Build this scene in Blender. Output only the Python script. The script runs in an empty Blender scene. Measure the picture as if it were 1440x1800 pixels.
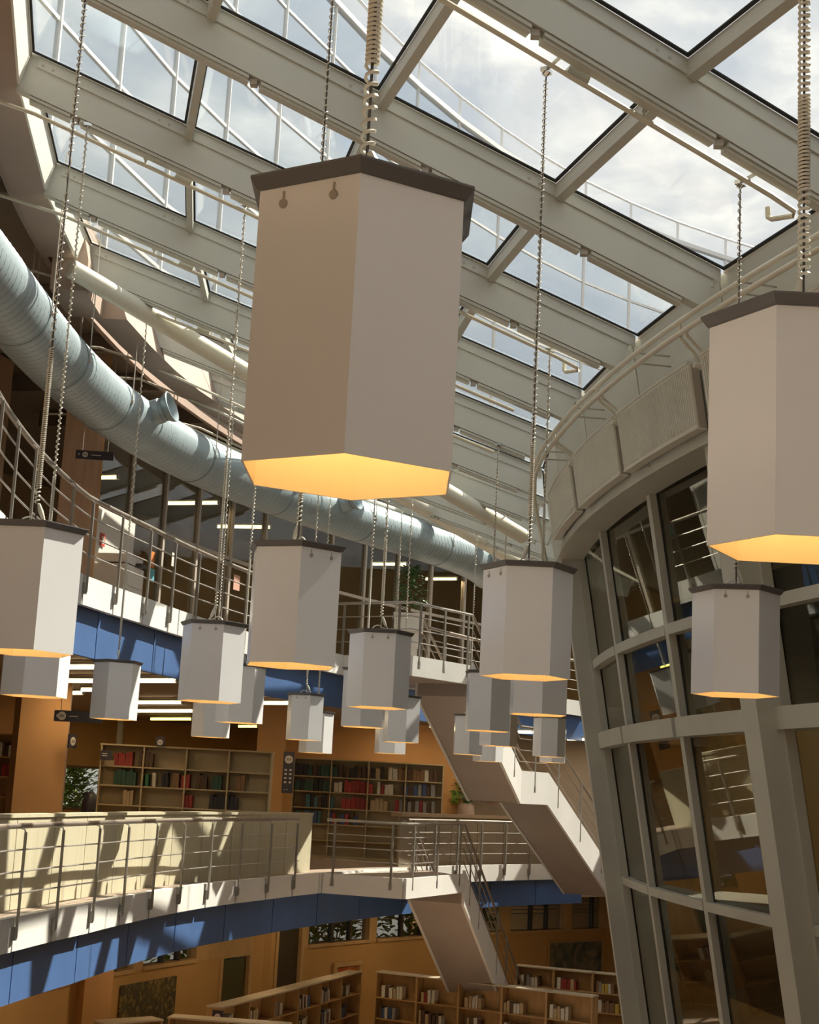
import bpy, math, random
from mathutils import Vector, Matrix
import numpy as np

random.seed(7)
scene = bpy.context.scene
COL = scene.collection

# ---------------------------------------------------------------- camera
E = 5.94                                   # eye height above the ground floor
PITCH, ROLL = math.radians(10.49), math.radians(2.9)
fw = Vector((0, math.cos(PITCH), math.sin(PITCH)))
up0 = Vector((0, -math.sin(PITCH), math.cos(PITCH)))
rt0 = Vector((1, 0, 0))
rt = math.cos(ROLL) * rt0 + math.sin(ROLL) * up0
up = math.cos(ROLL) * up0 - math.sin(ROLL) * rt0
cam_data = bpy.data.cameras.new('camera')
cam_data.sensor_fit = 'HORIZONTAL'
cam_data.sensor_width = 36
cam_data.lens = 36 * 2660 / 1440
cam_data.clip_end = 500
cam = bpy.data.objects.new('camera', cam_data)
M = Matrix.Identity(4)
for i in range(3):
    M[i][0], M[i][1], M[i][2] = rt[i], up[i], -fw[i]
M[2][3] = E
cam.matrix_world = M
COL.objects.link(cam)
scene.camera = cam

# ---------------------------------------------------------------- sky, sun, exposure
scene.view_settings.view_transform = 'Standard'
scene.view_settings.look = 'None'
scene.view_settings.gamma = 1
scene.view_settings.use_curve_mapping = False
scene.view_settings.exposure = 0.14
scene.cycles.use_denoising = True
scene.cycles.max_bounces = 5
scene.cycles.diffuse_bounces = 3
scene.cycles.glossy_bounces = 3
scene.cycles.transparent_max_bounces = 10
scene.cycles.use_adaptive_sampling = True
scene.cycles.adaptive_threshold = 0.10
scene.cycles.adaptive_min_samples = 16
scene.cycles.sample_clamp_indirect = 6
scene.cycles.caustics_reflective = False
scene.cycles.caustics_refractive = False

world = bpy.data.worlds.new('sky')
scene.world = world
world.use_nodes = True
nt = world.node_tree
nt.nodes.clear()
out = nt.nodes.new('ShaderNodeOutputWorld')
bg = nt.nodes.new('ShaderNodeBackground')
tc = nt.nodes.new('ShaderNodeTexCoord')
mp = nt.nodes.new('ShaderNodeMapping')
mp.inputs['Scale'].default_value = (1, 1, 1.9)
noi = nt.nodes.new('ShaderNodeTexNoise')
noi.inputs['Scale'].default_value = 8.0
noi.inputs['Detail'].default_value = 8
noi.inputs['Roughness'].default_value = 0.56
noi.inputs['Distortion'].default_value = 0.35
rmp = nt.nodes.new('ShaderNodeValToRGB')
rmp.color_ramp.elements[0].position = 0.36
rmp.color_ramp.elements[0].color = (0.47, 0.495, 0.53, 1)
rmp.color_ramp.elements[1].position = 0.68
rmp.color_ramp.elements[1].color = (0.92, 0.88, 0.80, 1)
e2 = rmp.color_ramp.elements.new(0.52)
e2.color = (0.62, 0.62, 0.61, 1)
sep = nt.nodes.new('ShaderNodeSeparateXYZ')
mr = nt.nodes.new('ShaderNodeMapRange')
mr.inputs['From Min'].default_value = -0.06
mr.inputs['From Max'].default_value = 0.02
mx = nt.nodes.new('ShaderNodeMixRGB')
mx.inputs['Color1'].default_value = (0.24, 0.23, 0.22, 1)
nt.links.new(tc.outputs['Generated'], mp.inputs['Vector'])
nt.links.new(mp.outputs['Vector'], noi.inputs['Vector'])
nt.links.new(noi.outputs['Fac'], rmp.inputs['Fac'])
nt.links.new(tc.outputs['Generated'], sep.inputs['Vector'])
nt.links.new(sep.outputs['Z'], mr.inputs['Value'])
nt.links.new(mr.outputs['Result'], mx.inputs['Fac'])
nt.links.new(rmp.outputs['Color'], mx.inputs['Color2'])
nt.links.new(mx.outputs['Color'], bg.inputs['Color'])
nt.links.new(bg.outputs['Background'], out.inputs['Surface'])
bg.inputs['Strength'].default_value = 1.35

sun_data = bpy.data.lights.new('sun', 'SUN')
sun_data.energy = 10.5
sun_data.angle = math.radians(0.6)
sun_data.color = (1.0, 0.92, 0.78)
sun = bpy.data.objects.new('sun', sun_data)
sd = Vector((-0.70, -0.54, -1.0))
sun.rotation_euler = sd.to_track_quat('-Z', 'Y').to_euler()
sun.location = (20, 20, 40)
COL.objects.link(sun)

# ---------------------------------------------------------------- helpers
CX, CY = 29.0, 19.3                        # centre of the ring-shaped atrium
R = math.radians

def pol(rho, th, z):                       # plan polar about the drum centre; z relative to the eye
    t = R(th)
    return Vector((CX - rho * math.cos(t), CY - rho * math.sin(t), z + E))

def cone(rho, d=0.0):                      # roof surface height (relative to the eye)
    return 4.58 + 0.36 * (rho - 27.8) + d

def W(x, y, z):
    return Vector((x, y, z + E))

class MB:
    def __init__(s):
        s.v, s.f, s.m = [], [], []
    def quad_strip(s, rows, closed_u=False, closed_v=False, mi=0):
        n, m = len(rows), len(rows[0])
        b = len(s.v)
        for r in rows:
            s.v += [Vector(p) for p in r]
        for i in range(n if closed_u else n - 1):
            for j in range(m if closed_v else m - 1):
                i2, j2 = (i + 1) % n, (j + 1) % m
                s.f.append((b + i * m + j, b + i2 * m + j, b + i2 * m + j2, b + i * m + j2)); s.m.append(mi)
    def sweep(s, rows, mi=0):              # closed profile swept, capped
        b = len(s.v)
        n, m = len(rows), len(rows[0])
        s.quad_strip(rows, False, True, mi)
        s.f.append(tuple(b + j for j in range(m))); s.m.append(mi)
        s.f.append(tuple(b + (n - 1) * m + j for j in reversed(range(m)))); s.m.append(mi)
    def hexa(s, p, mi=0):                  # 8 points: 4 bottom then 4 top
        b = len(s.v)
        s.v += [Vector(q) for q in p]
        for f in ((3, 2, 1, 0), (4, 5, 6, 7), (0, 1, 5, 4), (1, 2, 6, 5), (2, 3, 7, 6), (3, 0, 4, 7)):
            s.f.append(tuple(b + i for i in f)); s.m.append(mi)
    def box(s, c, size, ax=None, mi=0):    # c centre; ax three unit axes
        c = Vector(c)
        X, Y, Z = ax if ax else (Vector((1, 0, 0)), Vector((0, 1, 0)), Vector((0, 0, 1)))
        a, bb, d = X * size[0] / 2, Y * size[1] / 2, Z * size[2] / 2
        s.hexa([c - a - bb - d, c + a - bb - d, c + a + bb - d, c - a + bb - d,
                c - a - bb + d, c + a - bb + d, c + a + bb + d, c - a + bb + d], mi)
    def bar(s, p, q, w, h, upv=Vector((0, 0, 1)), mi=0):   # box along p-q
        p, q = Vector(p), Vector(q)
        d = (q - p)
        L = d.length
        d.normalize()
        side = d.cross(upv)
        if side.length < 1e-4: side = d.cross(Vector((1, 0, 0)))
        side.normalize()
        u2 = side.cross(d)
        s.box((p + q) / 2, (L, w, h), (d, side, u2), mi)
    def tube(s, pts, r, n=8, mi=0, cap=True):
        pts = [Vector(p) for p in pts]
        rows = []
        nrm = None
        for i, p in enumerate(pts):
            d = (pts[min(i + 1, len(pts) - 1)] - pts[max(i - 1, 0)]).normalized()
            if nrm is None:
                nrm = d.cross(Vector((0, 0, 1)))
                if nrm.length < 1e-3: nrm = d.cross(Vector((1, 0, 0)))
                nrm.normalize()
            else:
                nrm = (nrm - d * nrm.dot(d)).normalized()
            b2 = d.cross(nrm)
            rr = r[i] if isinstance(r, (list, tuple)) else r
            rows.append([p + nrm * rr * math.cos(2 * math.pi * k / n) + b2 * rr * math.sin(2 * math.pi * k / n) for k in range(n)])
        if cap: s.sweep(rows, mi)
        else: s.quad_strip(rows, False, True, mi)
    def lathe(s, c, prof, n=16, axis=None, mi=0):   # prof: (r, h)
        c = Vector(c)
        Z = Vector(axis).normalized() if axis else Vector((0, 0, 1))
        X = Z.cross(Vector((0, 0, 1)))
        if X.length < 1e-3: X = Vector((1, 0, 0))
        X.normalize()
        Y = Z.cross(X)
        s.quad_strip([[c + Z * h + (X * math.cos(2 * math.pi * k / n) + Y * math.sin(2 * math.pi * k / n)) * r for k in range(n)] for r, h in prof], False, True, mi)
    def ring(s, prof, th0, th1, step=1.5, off=None, mi=0):  # prof: (rho,z) closed polygon swept in angle
        n = max(2, int(abs(th1 - th0) / step) + 1)
        rows = []
        for i in range(n):
            th = th0 + (th1 - th0) * i / (n - 1)
            o = off(th) if off else 0
            rows.append([pol(a + o, th, z) for a, z in prof])
        s.sweep(rows, mi)
    def prism(s, poly, z0, z1, mi=0):      # plan polygon (x,y)
        s.sweep([[W(x, y, z0) for x, y in poly], [W(x, y, z1) for x, y in poly]], mi)
    def mesh(s, name):
        me = bpy.data.meshes.new(name)
        me.from_pydata([tuple(v) for v in s.v], [], s.f)
        return me
    def build(s, name, mats, parent=None, smooth=False, local=False, origin=None):
        if not isinstance(mats, (list, tuple)): mats = [mats]
        if not local:
            if parent is not None:
                o = world_loc(parent)
            elif origin is not None:
                o = Vector(origin)
            else:
                lo = Vector([min(v[i] for v in s.v) for i in range(3)])
                hi = Vector([max(v[i] for v in s.v) for i in range(3)])
                o = Vector(((lo.x + hi.x) / 2, (lo.y + hi.y) / 2, lo.z))
            s.v = [v - o for v in s.v]
        me = s.mesh(name)
        for m in mats: me.materials.append(m)
        me.polygons.foreach_set('material_index', s.m)
        import bmesh
        bm = bmesh.new(); bm.from_mesh(me)
        bmesh.ops.recalc_face_normals(bm, faces=bm.faces)
        bm.to_mesh(me); bm.free()
        if smooth:
            me.polygons.foreach_set('use_smooth', [True] * len(me.polygons))
            try: me.set_sharp_from_angle(angle=R(40))
            except Exception: pass
        ob = bpy.data.objects.new(name, me)
        COL.objects.link(ob)
        if parent is not None: ob.parent = parent
        elif not local: ob.location = o
        return ob

def world_loc(o):
    l = Vector(o.location)
    while o.parent is not None:
        o = o.parent
        l += o.location
    return l

def tag(o, label=None, cat=None, group=None, kind=None):
    if label: o['label'] = label
    if cat: o['category'] = cat
    if group: o['group'] = group
    if kind: o['kind'] = kind
    return o

def thing(name, label, cat, loc, group=None, rz=0):
    o = bpy.data.objects.new(name, None)
    o.empty_display_size = 0.1
    o.location = loc
    o.rotation_euler = (0, 0, rz)
    COL.objects.link(o)
    return tag(o, label, cat, group)

def struct(name, loc=(0, 0, 0)):
    o = bpy.data.objects.new(name, None)
    o.location = loc
    COL.objects.link(o)
    o['kind'] = 'structure'
    return o

def copy_tree(o, parent=None):
    c = o.copy()
    COL.objects.link(c)
    c.parent = parent
    for ch in o.children:
        copy_tree(ch, c)
    return c

# ---------------------------------------------------------------- materials
def mat(name, col, rough=0.6, metal=0.0, var=0.06, scale=3.0, bump=0.0, coat=0.0, spec=0.5, stretch=None):
    m = bpy.data.materials.new(name)
    m.use_nodes = True
    t = m.node_tree
    b = t.nodes['Principled BSDF']
    b.inputs['Roughness'].default_value = rough
    b.inputs['Metallic'].default_value = metal
    b.inputs['Coat Weight'].default_value = coat
    b.inputs['Coat Roughness'].default_value = 0.15
    b.inputs['Specular IOR Level'].default_value = spec
    tcn = t.nodes.new('ShaderNodeTexCoord')
    mpn = t.nodes.new('ShaderNodeMapping')
    if stretch: mpn.inputs['Scale'].default_value = stretch
    n = t.nodes.new('ShaderNodeTexNoise')
    n.inputs['Scale'].default_value = scale
    n.inputs['Detail'].default_value = 5
    r = t.nodes.new('ShaderNodeValToRGB')
    r.color_ramp.elements[0].position = 0.3
    r.color_ramp.elements[1].position = 0.7
    r.color_ramp.elements[0].color = tuple(max(0, c * (1 - var)) for c in col) + (1,)
    r.color_ramp.elements[1].color = tuple(min(1, c * (1 + var)) for c in col) + (1,)
    t.links.new(tcn.outputs['Object'], mpn.inputs['Vector'])
    t.links.new(mpn.outputs['Vector'], n.inputs['Vector'])
    t.links.new(n.outputs['Fac'], r.inputs['Fac'])
    t.links.new(r.outputs['Color'], b.inputs['Base Color'])
    if bump:
        bp = t.nodes.new('ShaderNodeBump')
        bp.inputs['Strength'].default_value = bump
        bp.inputs['Distance'].default_value = 0.01
        t.links.new(n.outputs['Fac'], bp.inputs['Height'])
        t.links.new(bp.outputs['Normal'], b.inputs['Normal'])
    return m

def emat(name, col, s):
    m = bpy.data.materials.new(name)
    m.use_nodes = True
    t = m.node_tree
    b = t.nodes['Principled BSDF']
    b.inputs['Base Color'].default_value = (0.9, 0.9, 0.85, 1)
    b.inputs['Emission Color'].default_value = tuple(col) + (1,)
    b.inputs['Emission Strength'].default_value = s
    return m

def glass(name, tint, ior=1.45, rough=0.0, refl=(1, 1, 1), gain=1.0):
    m = bpy.data.materials.new(name)
    m.use_nodes = True
    t = m.node_tree
    t.nodes.clear()
    o = t.nodes.new('ShaderNodeOutputMaterial')
    mixn = t.nodes.new('ShaderNodeMixShader')
    tr = t.nodes.new('ShaderNodeBsdfTransparent')
    tr.inputs['Color'].default_value = tuple(tint) + (1,)
    gl = t.nodes.new('ShaderNodeBsdfGlossy')
    gl.inputs['Roughness'].default_value = rough
    gl.inputs['Color'].default_value = tuple(refl) + (1,)
    f0 = ((ior - 1) / (ior + 1)) ** 2 * gain          # Schlick reflectance, same from both sides of the sheet
    lw = t.nodes.new('ShaderNodeLayerWeight')
    lw.inputs['Blend'].default_value = 0.5
    pw = t.nodes.new('ShaderNodeMath'); pw.operation = 'POWER'
    pw.inputs[1].default_value = 5.0
    mu = t.nodes.new('ShaderNodeMath'); mu.operation = 'MULTIPLY_ADD'; mu.use_clamp = True
    mu.inputs[1].default_value = 1 - f0
    mu.inputs[2].default_value = f0
    t.links.new(lw.outputs['Facing'], pw.inputs[0])
    t.links.new(pw.outputs[0], mu.inputs[0])
    t.links.new(mu.outputs[0], mixn.inputs['Fac'])
    t.links.new(tr.outputs[0], mixn.inputs[1])
    t.links.new(gl.outputs[0], mixn.inputs[2])
    t.links.new(mixn.outputs[0], o.inputs['Surface'])
    return m

roof_white = mat('roof_white', (0.55, 0.55, 0.485), 0.45, var=0.04, scale=1.5)
roof_cream = mat('roof_cream', (0.80, 0.77, 0.68), 0.5, var=0.05, scale=2)
near_white = mat('near_white', (0.74, 0.74, 0.74), 0.6)
drum_white = mat('drum_white', (0.57, 0.565, 0.495), 0.5, var=0.06, scale=1.2)
rad_white = mat('radiator_white', (0.72, 0.69, 0.60), 0.4, var=0.03)
gasket_m = mat('gasket_black', (0.02, 0.02, 0.02), 0.7)
lamp_white = mat('lamp_white', (0.90, 0.90, 0.91), 0.24, var=0.02, coat=0.45, scale=2)
lamp_inner = mat('lamp_inner', (0.86, 0.78, 0.62), 0.55, var=0.02)
plate_dark = mat('plate_dark', (0.15, 0.145, 0.145), 0.45, var=0.1)
cord_white = mat('cord_white', (0.72, 0.68, 0.58), 0.5, var=0.05)
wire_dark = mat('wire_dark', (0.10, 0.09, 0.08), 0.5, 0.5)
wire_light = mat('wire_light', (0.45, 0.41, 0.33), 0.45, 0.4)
steel = mat('steel', (0.46, 0.44, 0.41), 0.34, 0.75, var=0.08)
rail_brown = mat('handrail_bronze', (0.30, 0.26, 0.22), 0.35, 0.6)
post_m = mat('post_grey', (0.27, 0.25, 0.22), 0.45, 0.5, var=0.08)
chrome = mat('chrome', (0.7, 0.7, 0.68), 0.18, 1.0)
concrete_white = mat('concrete_white', (0.74, 0.72, 0.68), 0.65, var=0.05, scale=1.2, bump=0.05)
blue_m = mat('blue_paint', (0.055, 0.125, 0.30), 0.5, var=0.10, scale=1.5, bump=0.05)
pink_m = mat('pink_plaster', (0.41, 0.31, 0.25), 0.7, var=0.06, scale=1.2)
orange_m = mat('orange_wall', (0.62, 0.35, 0.14), 0.7, var=0.05, scale=1.0)
orange_wood = mat('orange_wood', (0.52, 0.34, 0.22), 0.5, var=0.10, scale=2.0, stretch=(6, 6, 0.6))
pale_brown = mat('pale_brown', (0.46, 0.38, 0.29), 0.7)
yellow_m = mat('yellow_wall', (0.60, 0.36, 0.13), 0.7, var=0.05, scale=1.0)
brown_ceiling = mat('brown_ceiling', (0.34, 0.24, 0.15), 0.7, var=0.08, scale=1.0)
dark_ceiling = mat('dark_ceiling', (0.22, 0.18, 0.14), 0.8, var=0.1, scale=1.0)
duct_m = mat('duct_metal', (0.33, 0.40, 0.43), 0.42, 0.35, var=0.08, scale=2.0)
duct_seam = mat('duct_seam', (0.26, 0.32, 0.35), 0.45, 0.35, var=0.08)
pipe_cream = mat('pipe_cream', (0.74, 0.70, 0.58), 0.4, var=0.04)
pipe_grey = mat('pipe_grey', (0.42, 0.38, 0.32), 0.5, var=0.05)
parapet_m = mat('parapet_beige', (0.56, 0.51, 0.36), 0.55, var=0.06, scale=2.0, stretch=(5, 5, 0.5))
floor_m = mat('floor_brown', (0.34, 0.26, 0.20), 0.5, var=0.08, scale=2.0)
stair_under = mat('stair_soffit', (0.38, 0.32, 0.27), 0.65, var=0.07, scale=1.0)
tread_m = mat('stair_tread', (0.30, 0.24, 0.19), 0.6, var=0.06)
wood_m = mat('shelf_wood', (0.48, 0.29, 0.12), 0.5, var=0.12, scale=2.0, stretch=(8, 8, 1))
shelf_m = mat('shelf_beige', (0.52, 0.42, 0.25), 0.55, var=0.06, scale=2.0)
shelf_top = mat('shelf_top_laminate', (0.54, 0.46, 0.33), 0.4, var=0.06)
paper_m = mat('paper', (0.72, 0.68, 0.58), 0.8, var=0.04)
sign_dark = mat('sign_dark', (0.05, 0.045, 0.06), 0.4)
sign_light = mat('sign_light', (0.75, 0.70, 0.62), 0.5)
copier_m = mat('copier_white', (0.70, 0.67, 0.62), 0.4, var=0.03)
red_m = mat('red_print', (0.55, 0.07, 0.05), 0.5)
leaf_m = mat('leaf_green', (0.07, 0.16, 0.04), 0.45, var=0.35, scale=6)
leaf_bright = mat('leaf_bright', (0.30, 0.42, 0.06), 0.5, var=0.35, scale=6)
stem_m = mat('stem_brown', (0.16, 0.10, 0.05), 0.7)
pot_white = mat('pot_white', (0.78, 0.74, 0.68), 0.5, var=0.03)
door_m = mat('door_dark', (0.06, 0.05, 0.03), 0.35)
frame_wood = mat('frame_wood', (0.60, 0.40, 0.18), 0.5, var=0.08)
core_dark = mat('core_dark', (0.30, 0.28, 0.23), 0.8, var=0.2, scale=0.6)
tower_white = mat('tower_white', (0.80, 0.80, 0.78), 0.5, var=0.03)
roof_glass = glass('roof_glass', (0.95, 0.965, 0.965), 1.35, 0.0)
drum_glass = glass('drum_glass', (0.55, 0.55, 0.50), 1.62, 0.0, (0.92, 0.92, 0.86), 1.15)
room_glass = glass('room_glass', (0.80, 0.80, 0.76), 1.4, 0.0)
tower_glass = glass('tower_glass', (0.88, 0.91, 0.93), 1.3, 0.02, (0.92, 0.95, 0.97))
tube_warm = emat('tube_warm', (1.0, 0.80, 0.45), 5.0)
tube_yellow = emat('tube_yellow', (1.0, 0.90, 0.18), 4.0)
bulb_m = emat('bulb', (1.0, 0.78, 0.40), 8.0)

# ================================================================ STRUCTURE
Z1, Z2, Z3 = -5.94, -1.68, 2.58            # floor levels relative to the eye

def far_dir(th):
    return Vector((-math.sin(R(th)), math.cos(R(th)), 0))

def bp(rho, th, off, d):
    return pol(rho, th, cone(rho, d)) + far_dir(th) * off

# ---- glazed roof: rafters, glazing bars, panes
BEAMS = [28.0, 23.4, 18.95, 14.1, 9.7, 5.1, 0.58, -4.0, -8.6, -13.2, -17.8, -22.4, -27.0]
RHO_BARS = [33.36, 31.8, 30.32, 28.72, 27.17]
BW = 0.13
roof = struct('ceiling_glass_roof', tuple(pol(30, 0, 6)))
ROWS = {18.95: 18.35, 9.7: 9.3, 0.58: 0.2, -8.6: -9.9, -17.8: -19.2, 28.0: 27.9}
for th in BEAMS:
    mb = MB()
    r0, r1 = 27.22, 33.40
    mb.sweep([[bp(r, th, 0, 0.30), bp(r, th, BW, 0.30), bp(r + e, th, BW, -0.13), bp(r + e, th, 0, -0.13)] for r, e in ((r0, 0.12), (r1, 0.08))])
    raf = mb.build('rafter', roof_white, roof)
    mb = MB()   # upper rail that holds the glass
    for a, b in ((-0.018, 0.0), (BW, BW + 0.018)):
        mb.sweep([[bp(r, th, a, 0.285), bp(r, th, b, 0.285), bp(r, th, b, 0.165), bp(r, th, a, 0.165)] for r in (27.2, 33.3)])
    mb.build('glazing_rail', roof_white, raf)
    # fluted channel under the rafter, broken where clips sit
    cuts = [27.5, 28.45, 29.9, 31.4, 32.9, 33.4]
    for a, b in zip(cuts[:-1], cuts[1:]):
        mb = MB()
        mb.sweep([[bp(r, th, 0.012, -0.135), bp(r, th, BW - 0.012, -0.135), bp(r, th, BW - 0.012, -0.19), bp(r, th, 0.03, -0.19), bp(r, th, 0.03, -0.165), bp(r, th, 0.012, -0.165)] for r in (a + 0.05, b - 0.05)])
        mb.build('cable_channel', roof_white, raf)
    mb = MB()
    for c in cuts[1:-1]:
        p = bp(c, th, BW / 2, -0.16)
        mb.box(p, (0.06, 0.07, 0.05))
    mb.build('channel_clip', pipe_grey, raf)
    mb = MB()   # paired screws on the near face
    for c in (28.9, 30.5, 32.0, 33.15):
        for k in (0, 0.10):
            mb.lathe(bp(c + k, th, -0.019, 0.205), [(0, -0.006), (0.016, -0.006), (0.016, 0.0), (0, 0.0)], 8, -far_dir(th))
    mb.build('screw', pipe_grey, raf)
for i in range(len(BEAMS) - 1):
    ta, tb = BEAMS[i], BEAMS[i + 1]
    # clear span between far side of rafter i and near side of rafter i+1
    def span(r, d, ea=0.0, eb=0.0):
        return bp(r, ta, BW + ea, d), bp(r, tb, -eb, d)
    for r in RHO_BARS[1:-1]:
        mb = MB()
        rows = []
        for k in (0, 1):
            rows.append([span(r + s, d)[k] for s, d in ((-0.035, 0.285), (0.035, 0.285), (0.035, 0.15), (-0.035, 0.15))])
        mb.sweep(rows)
        mb.build('glazing_bar', roof_white, roof)
    for r in (RHO_BARS[0], RHO_BARS[-1]):
        mb = MB()
        s1, s2 = (0.0, 0.10) if r > 30 else (-0.10, 0.0)
        rows = []
        for k in (0, 1):
            rows.append([span(r + s, d)[k] for s, d in ((s1, 0.33), (s2, 0.33), (s2, 0.27), (s1, 0.27))])
        mb.sweep(rows)
        mb.build('eaves_board', roof_cream, roof)
        if r > 30:     # cream reveal board hanging from the glass edge
            mb = MB()
            rows = []
            for k, (t_, o_) in enumerate(((ta, BW), (tb, 0.0))):
                f_ = far_dir(t_) * o_
                rows.append([pol(33.37, t_, 6.87) + f_, pol(33.45, t_, 6.87) + f_, pol(33.50, t_, 6.53) + f_, pol(33.45, t_, 6.53) + f_])
            mb.sweep(rows)
            mb.build('reveal_board', roof_cream, roof)
    for j in range(4):
        ra, rb = RHO_BARS[j], RHO_BARS[j + 1]
        ra2 = ra - (0.035 if j else 0.0)
        rb2 = rb + (0.035 if j < 3 else 0.0)
        mb = MB()
        a0, a1 = span(ra2, 0.300, 0.02, 0.02)
        b0, b1 = span(rb2, 0.300, 0.02, 0.02)
        T = Vector((0, 0, 0.018))
        mb.hexa([a0, b0, b1, a1, a0 + T, b0 + T, b1 + T, a1 + T])
        pane = mb.build('pane', roof_glass, roof)
        mb = MB()
        g = 0.016
        pts = [a0, b0, b1, a1]
        cen = sum(pts, Vector((0, 0, 0))) / 4
        ins = [p + (cen - p).normalized() * 0.045 for p in pts]
        D = Vector((0, 0, -0.012))
        for k in range(4):
            p, q, p2, q2 = pts[k], pts[(k + 1) % 4], ins[k], ins[(k + 1) % 4]
            mb.hexa([p + D, q + D, q2 + D, p2 + D, p, q, q2, p2])
        mb.build('gasket', gasket_m, pane)

# near end of the glazed roof above and behind the viewer
for th in [32.6 + 4.6 * k for k in range(9)]:
    mb = MB(); mb.sweep([[bp(r, th, 0, 0.30), bp(r, th, BW, 0.30), bp(r, th, BW, -0.13), bp(r, th, 0, -0.13)] for r in (27.05, 33.62)]); mb.build('rafter', roof_white, roof)
    mb = MB(); a0, a1, b0, b1 = bp(33.36, th, BW, 0.3), bp(33.36, th - 4.6, 0, 0.3), bp(27.17, th, BW, 0.3), bp(27.17, th - 4.6, 0, 0.3)
    T = Vector((0, 0, 0.018)); mb.hexa([a0, b0, b1, a1, a0 + T, b0 + T, b1 + T, a1 + T]); mb.build('pane', roof_glass, roof)
    for r in RHO_BARS[1:-1]:
        mb = MB(); mb.bar(bp(r, th, BW, 0.22), bp(r, th - 4.6, 0, 0.22), 0.07, 0.13); mb.build('glazing_bar', roof_white, roof)
mb = MB(); rows = []
for k in range(8):      # far end of the roof, made glass to let light onto the stairs
    th = -27.3 - 3.6 * k
    rows.append([pol(33.7, th, cone(33.7, 0.35)), pol(26.8, th, cone(26.8, 0.35)), pol(26.8, th, cone(26.8, 0.2)), pol(33.7, th, cone(33.7, 0.2))])
mb.sweep(rows); mb.build('far_pane', roof_glass, roof)

# ---- outer roof edge: soffit strips, downstand beam
soff = struct('trim_roof_edge', tuple(pol(33.8, 0, 6.5)))
mb = MB()     # straight from rafter to rafter
mb.sweep([[pol(33.475, t, 6.525), pol(33.86, t, 6.525), pol(33.86, t, 7.2), pol(33.52, t, 7.2)] for t in [32.6 + 4.6 * k for k in range(9, -1, -1)] + BEAMS[:6] + [1.25]])
mb.build('edge_soffit', pink_m, soff)
mb = MB(); mb.ring([(33.30, 6.11), (33.76, 6.11), (33.76, 7.2), (33.46, 7.2), (33.30, 6.53)], 1.2, -0.75); mb.build('downstand', pink_m, soff)
def so(th): return float(np.interp(-th, [0.65, 6.65, 10.5, 20, 30], [32.97, 32.72, 32.44, 31.9, 31.4]))
mb = MB(); rows = []
for k in range(14):
    th = -0.78 - 2.1 * k
    rows.append([pol(so(th), th, 6.11), pol(so(th) + 0.45, th, 6.11), pol(so(th) + 0.45, th, 6.9), pol(so(th) + 0.30, th, 6.9)])
mb.sweep(rows); mb.build('edge_soffit', pink_m, soff)
mb = MB(); mb.ring([(33.87, 6.6), (33.95, 6.6), (33.95, 7.3), (33.87, 7.3)], 75, -27); mb.build('edge_upstand', pink_m, soff)
mb = MB(); mb.ring([(33.62, 7.18), (46.0, 7.18), (46.0, 7.5), (33.62, 7.5)], 75, -52)
ceil3 = mb.build('ceiling', dark_ceiling); ceil3['kind'] = 'structure'
# joists and service beams under the upper ceiling
for th in (12, 7.5, 3.2, -4, -8, -12, -16, -20, -24, -29, -34):
    mb = MB(); mb.bar(pol(34.1, th, 7.02), pol(38, th, 7.02), 0.16, 0.3); b = mb.build('ceiling_joist', dark_ceiling, ceil3)

# ---- upper gallery (level three)
TH3 = [80, 18, 16, 9, 4, -0.9, -4.45, -6.5, -12, -16, -19.3, -24, -30, -38, -45]
RH3 = [33.9, 33.9, 33.5, 33.45, 33.35, 33.25, 32.92, 32.8, 32.5, 32.2, 32.0, 31.9, 31.9, 32.0, 32.2]
TH2 = [80, 18, 16, 8, 2.65, 2.0, -2.4, -6.3, -11.3, -16, -20.8, -27, -33, -40, -45]
RH2 = [33.9, 33.9, 33.65, 33.6, 33.44, 33.36, 33.0, 32.85, 32.72, 32.52, 32.47, 32.5, 32.6, 32.6, 32.6]
def e3(th): return float(np.interp(-th, [-t for t in TH3], RH3))
def e2f(th): return float(np.interp(-th, [-t for t in TH2], RH2))

LAND3 = [(-1.35, 30.2), (0.16, 29.35), (1.41, 31.03), (0.35, 33.4), (-1.2, 33.2)]
LAND2 = [(-1.33, 30.87), (0.25, 30.29), (1.53, 33.34), (0.55, 35.6), (-1.3, 34.6)]

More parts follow.
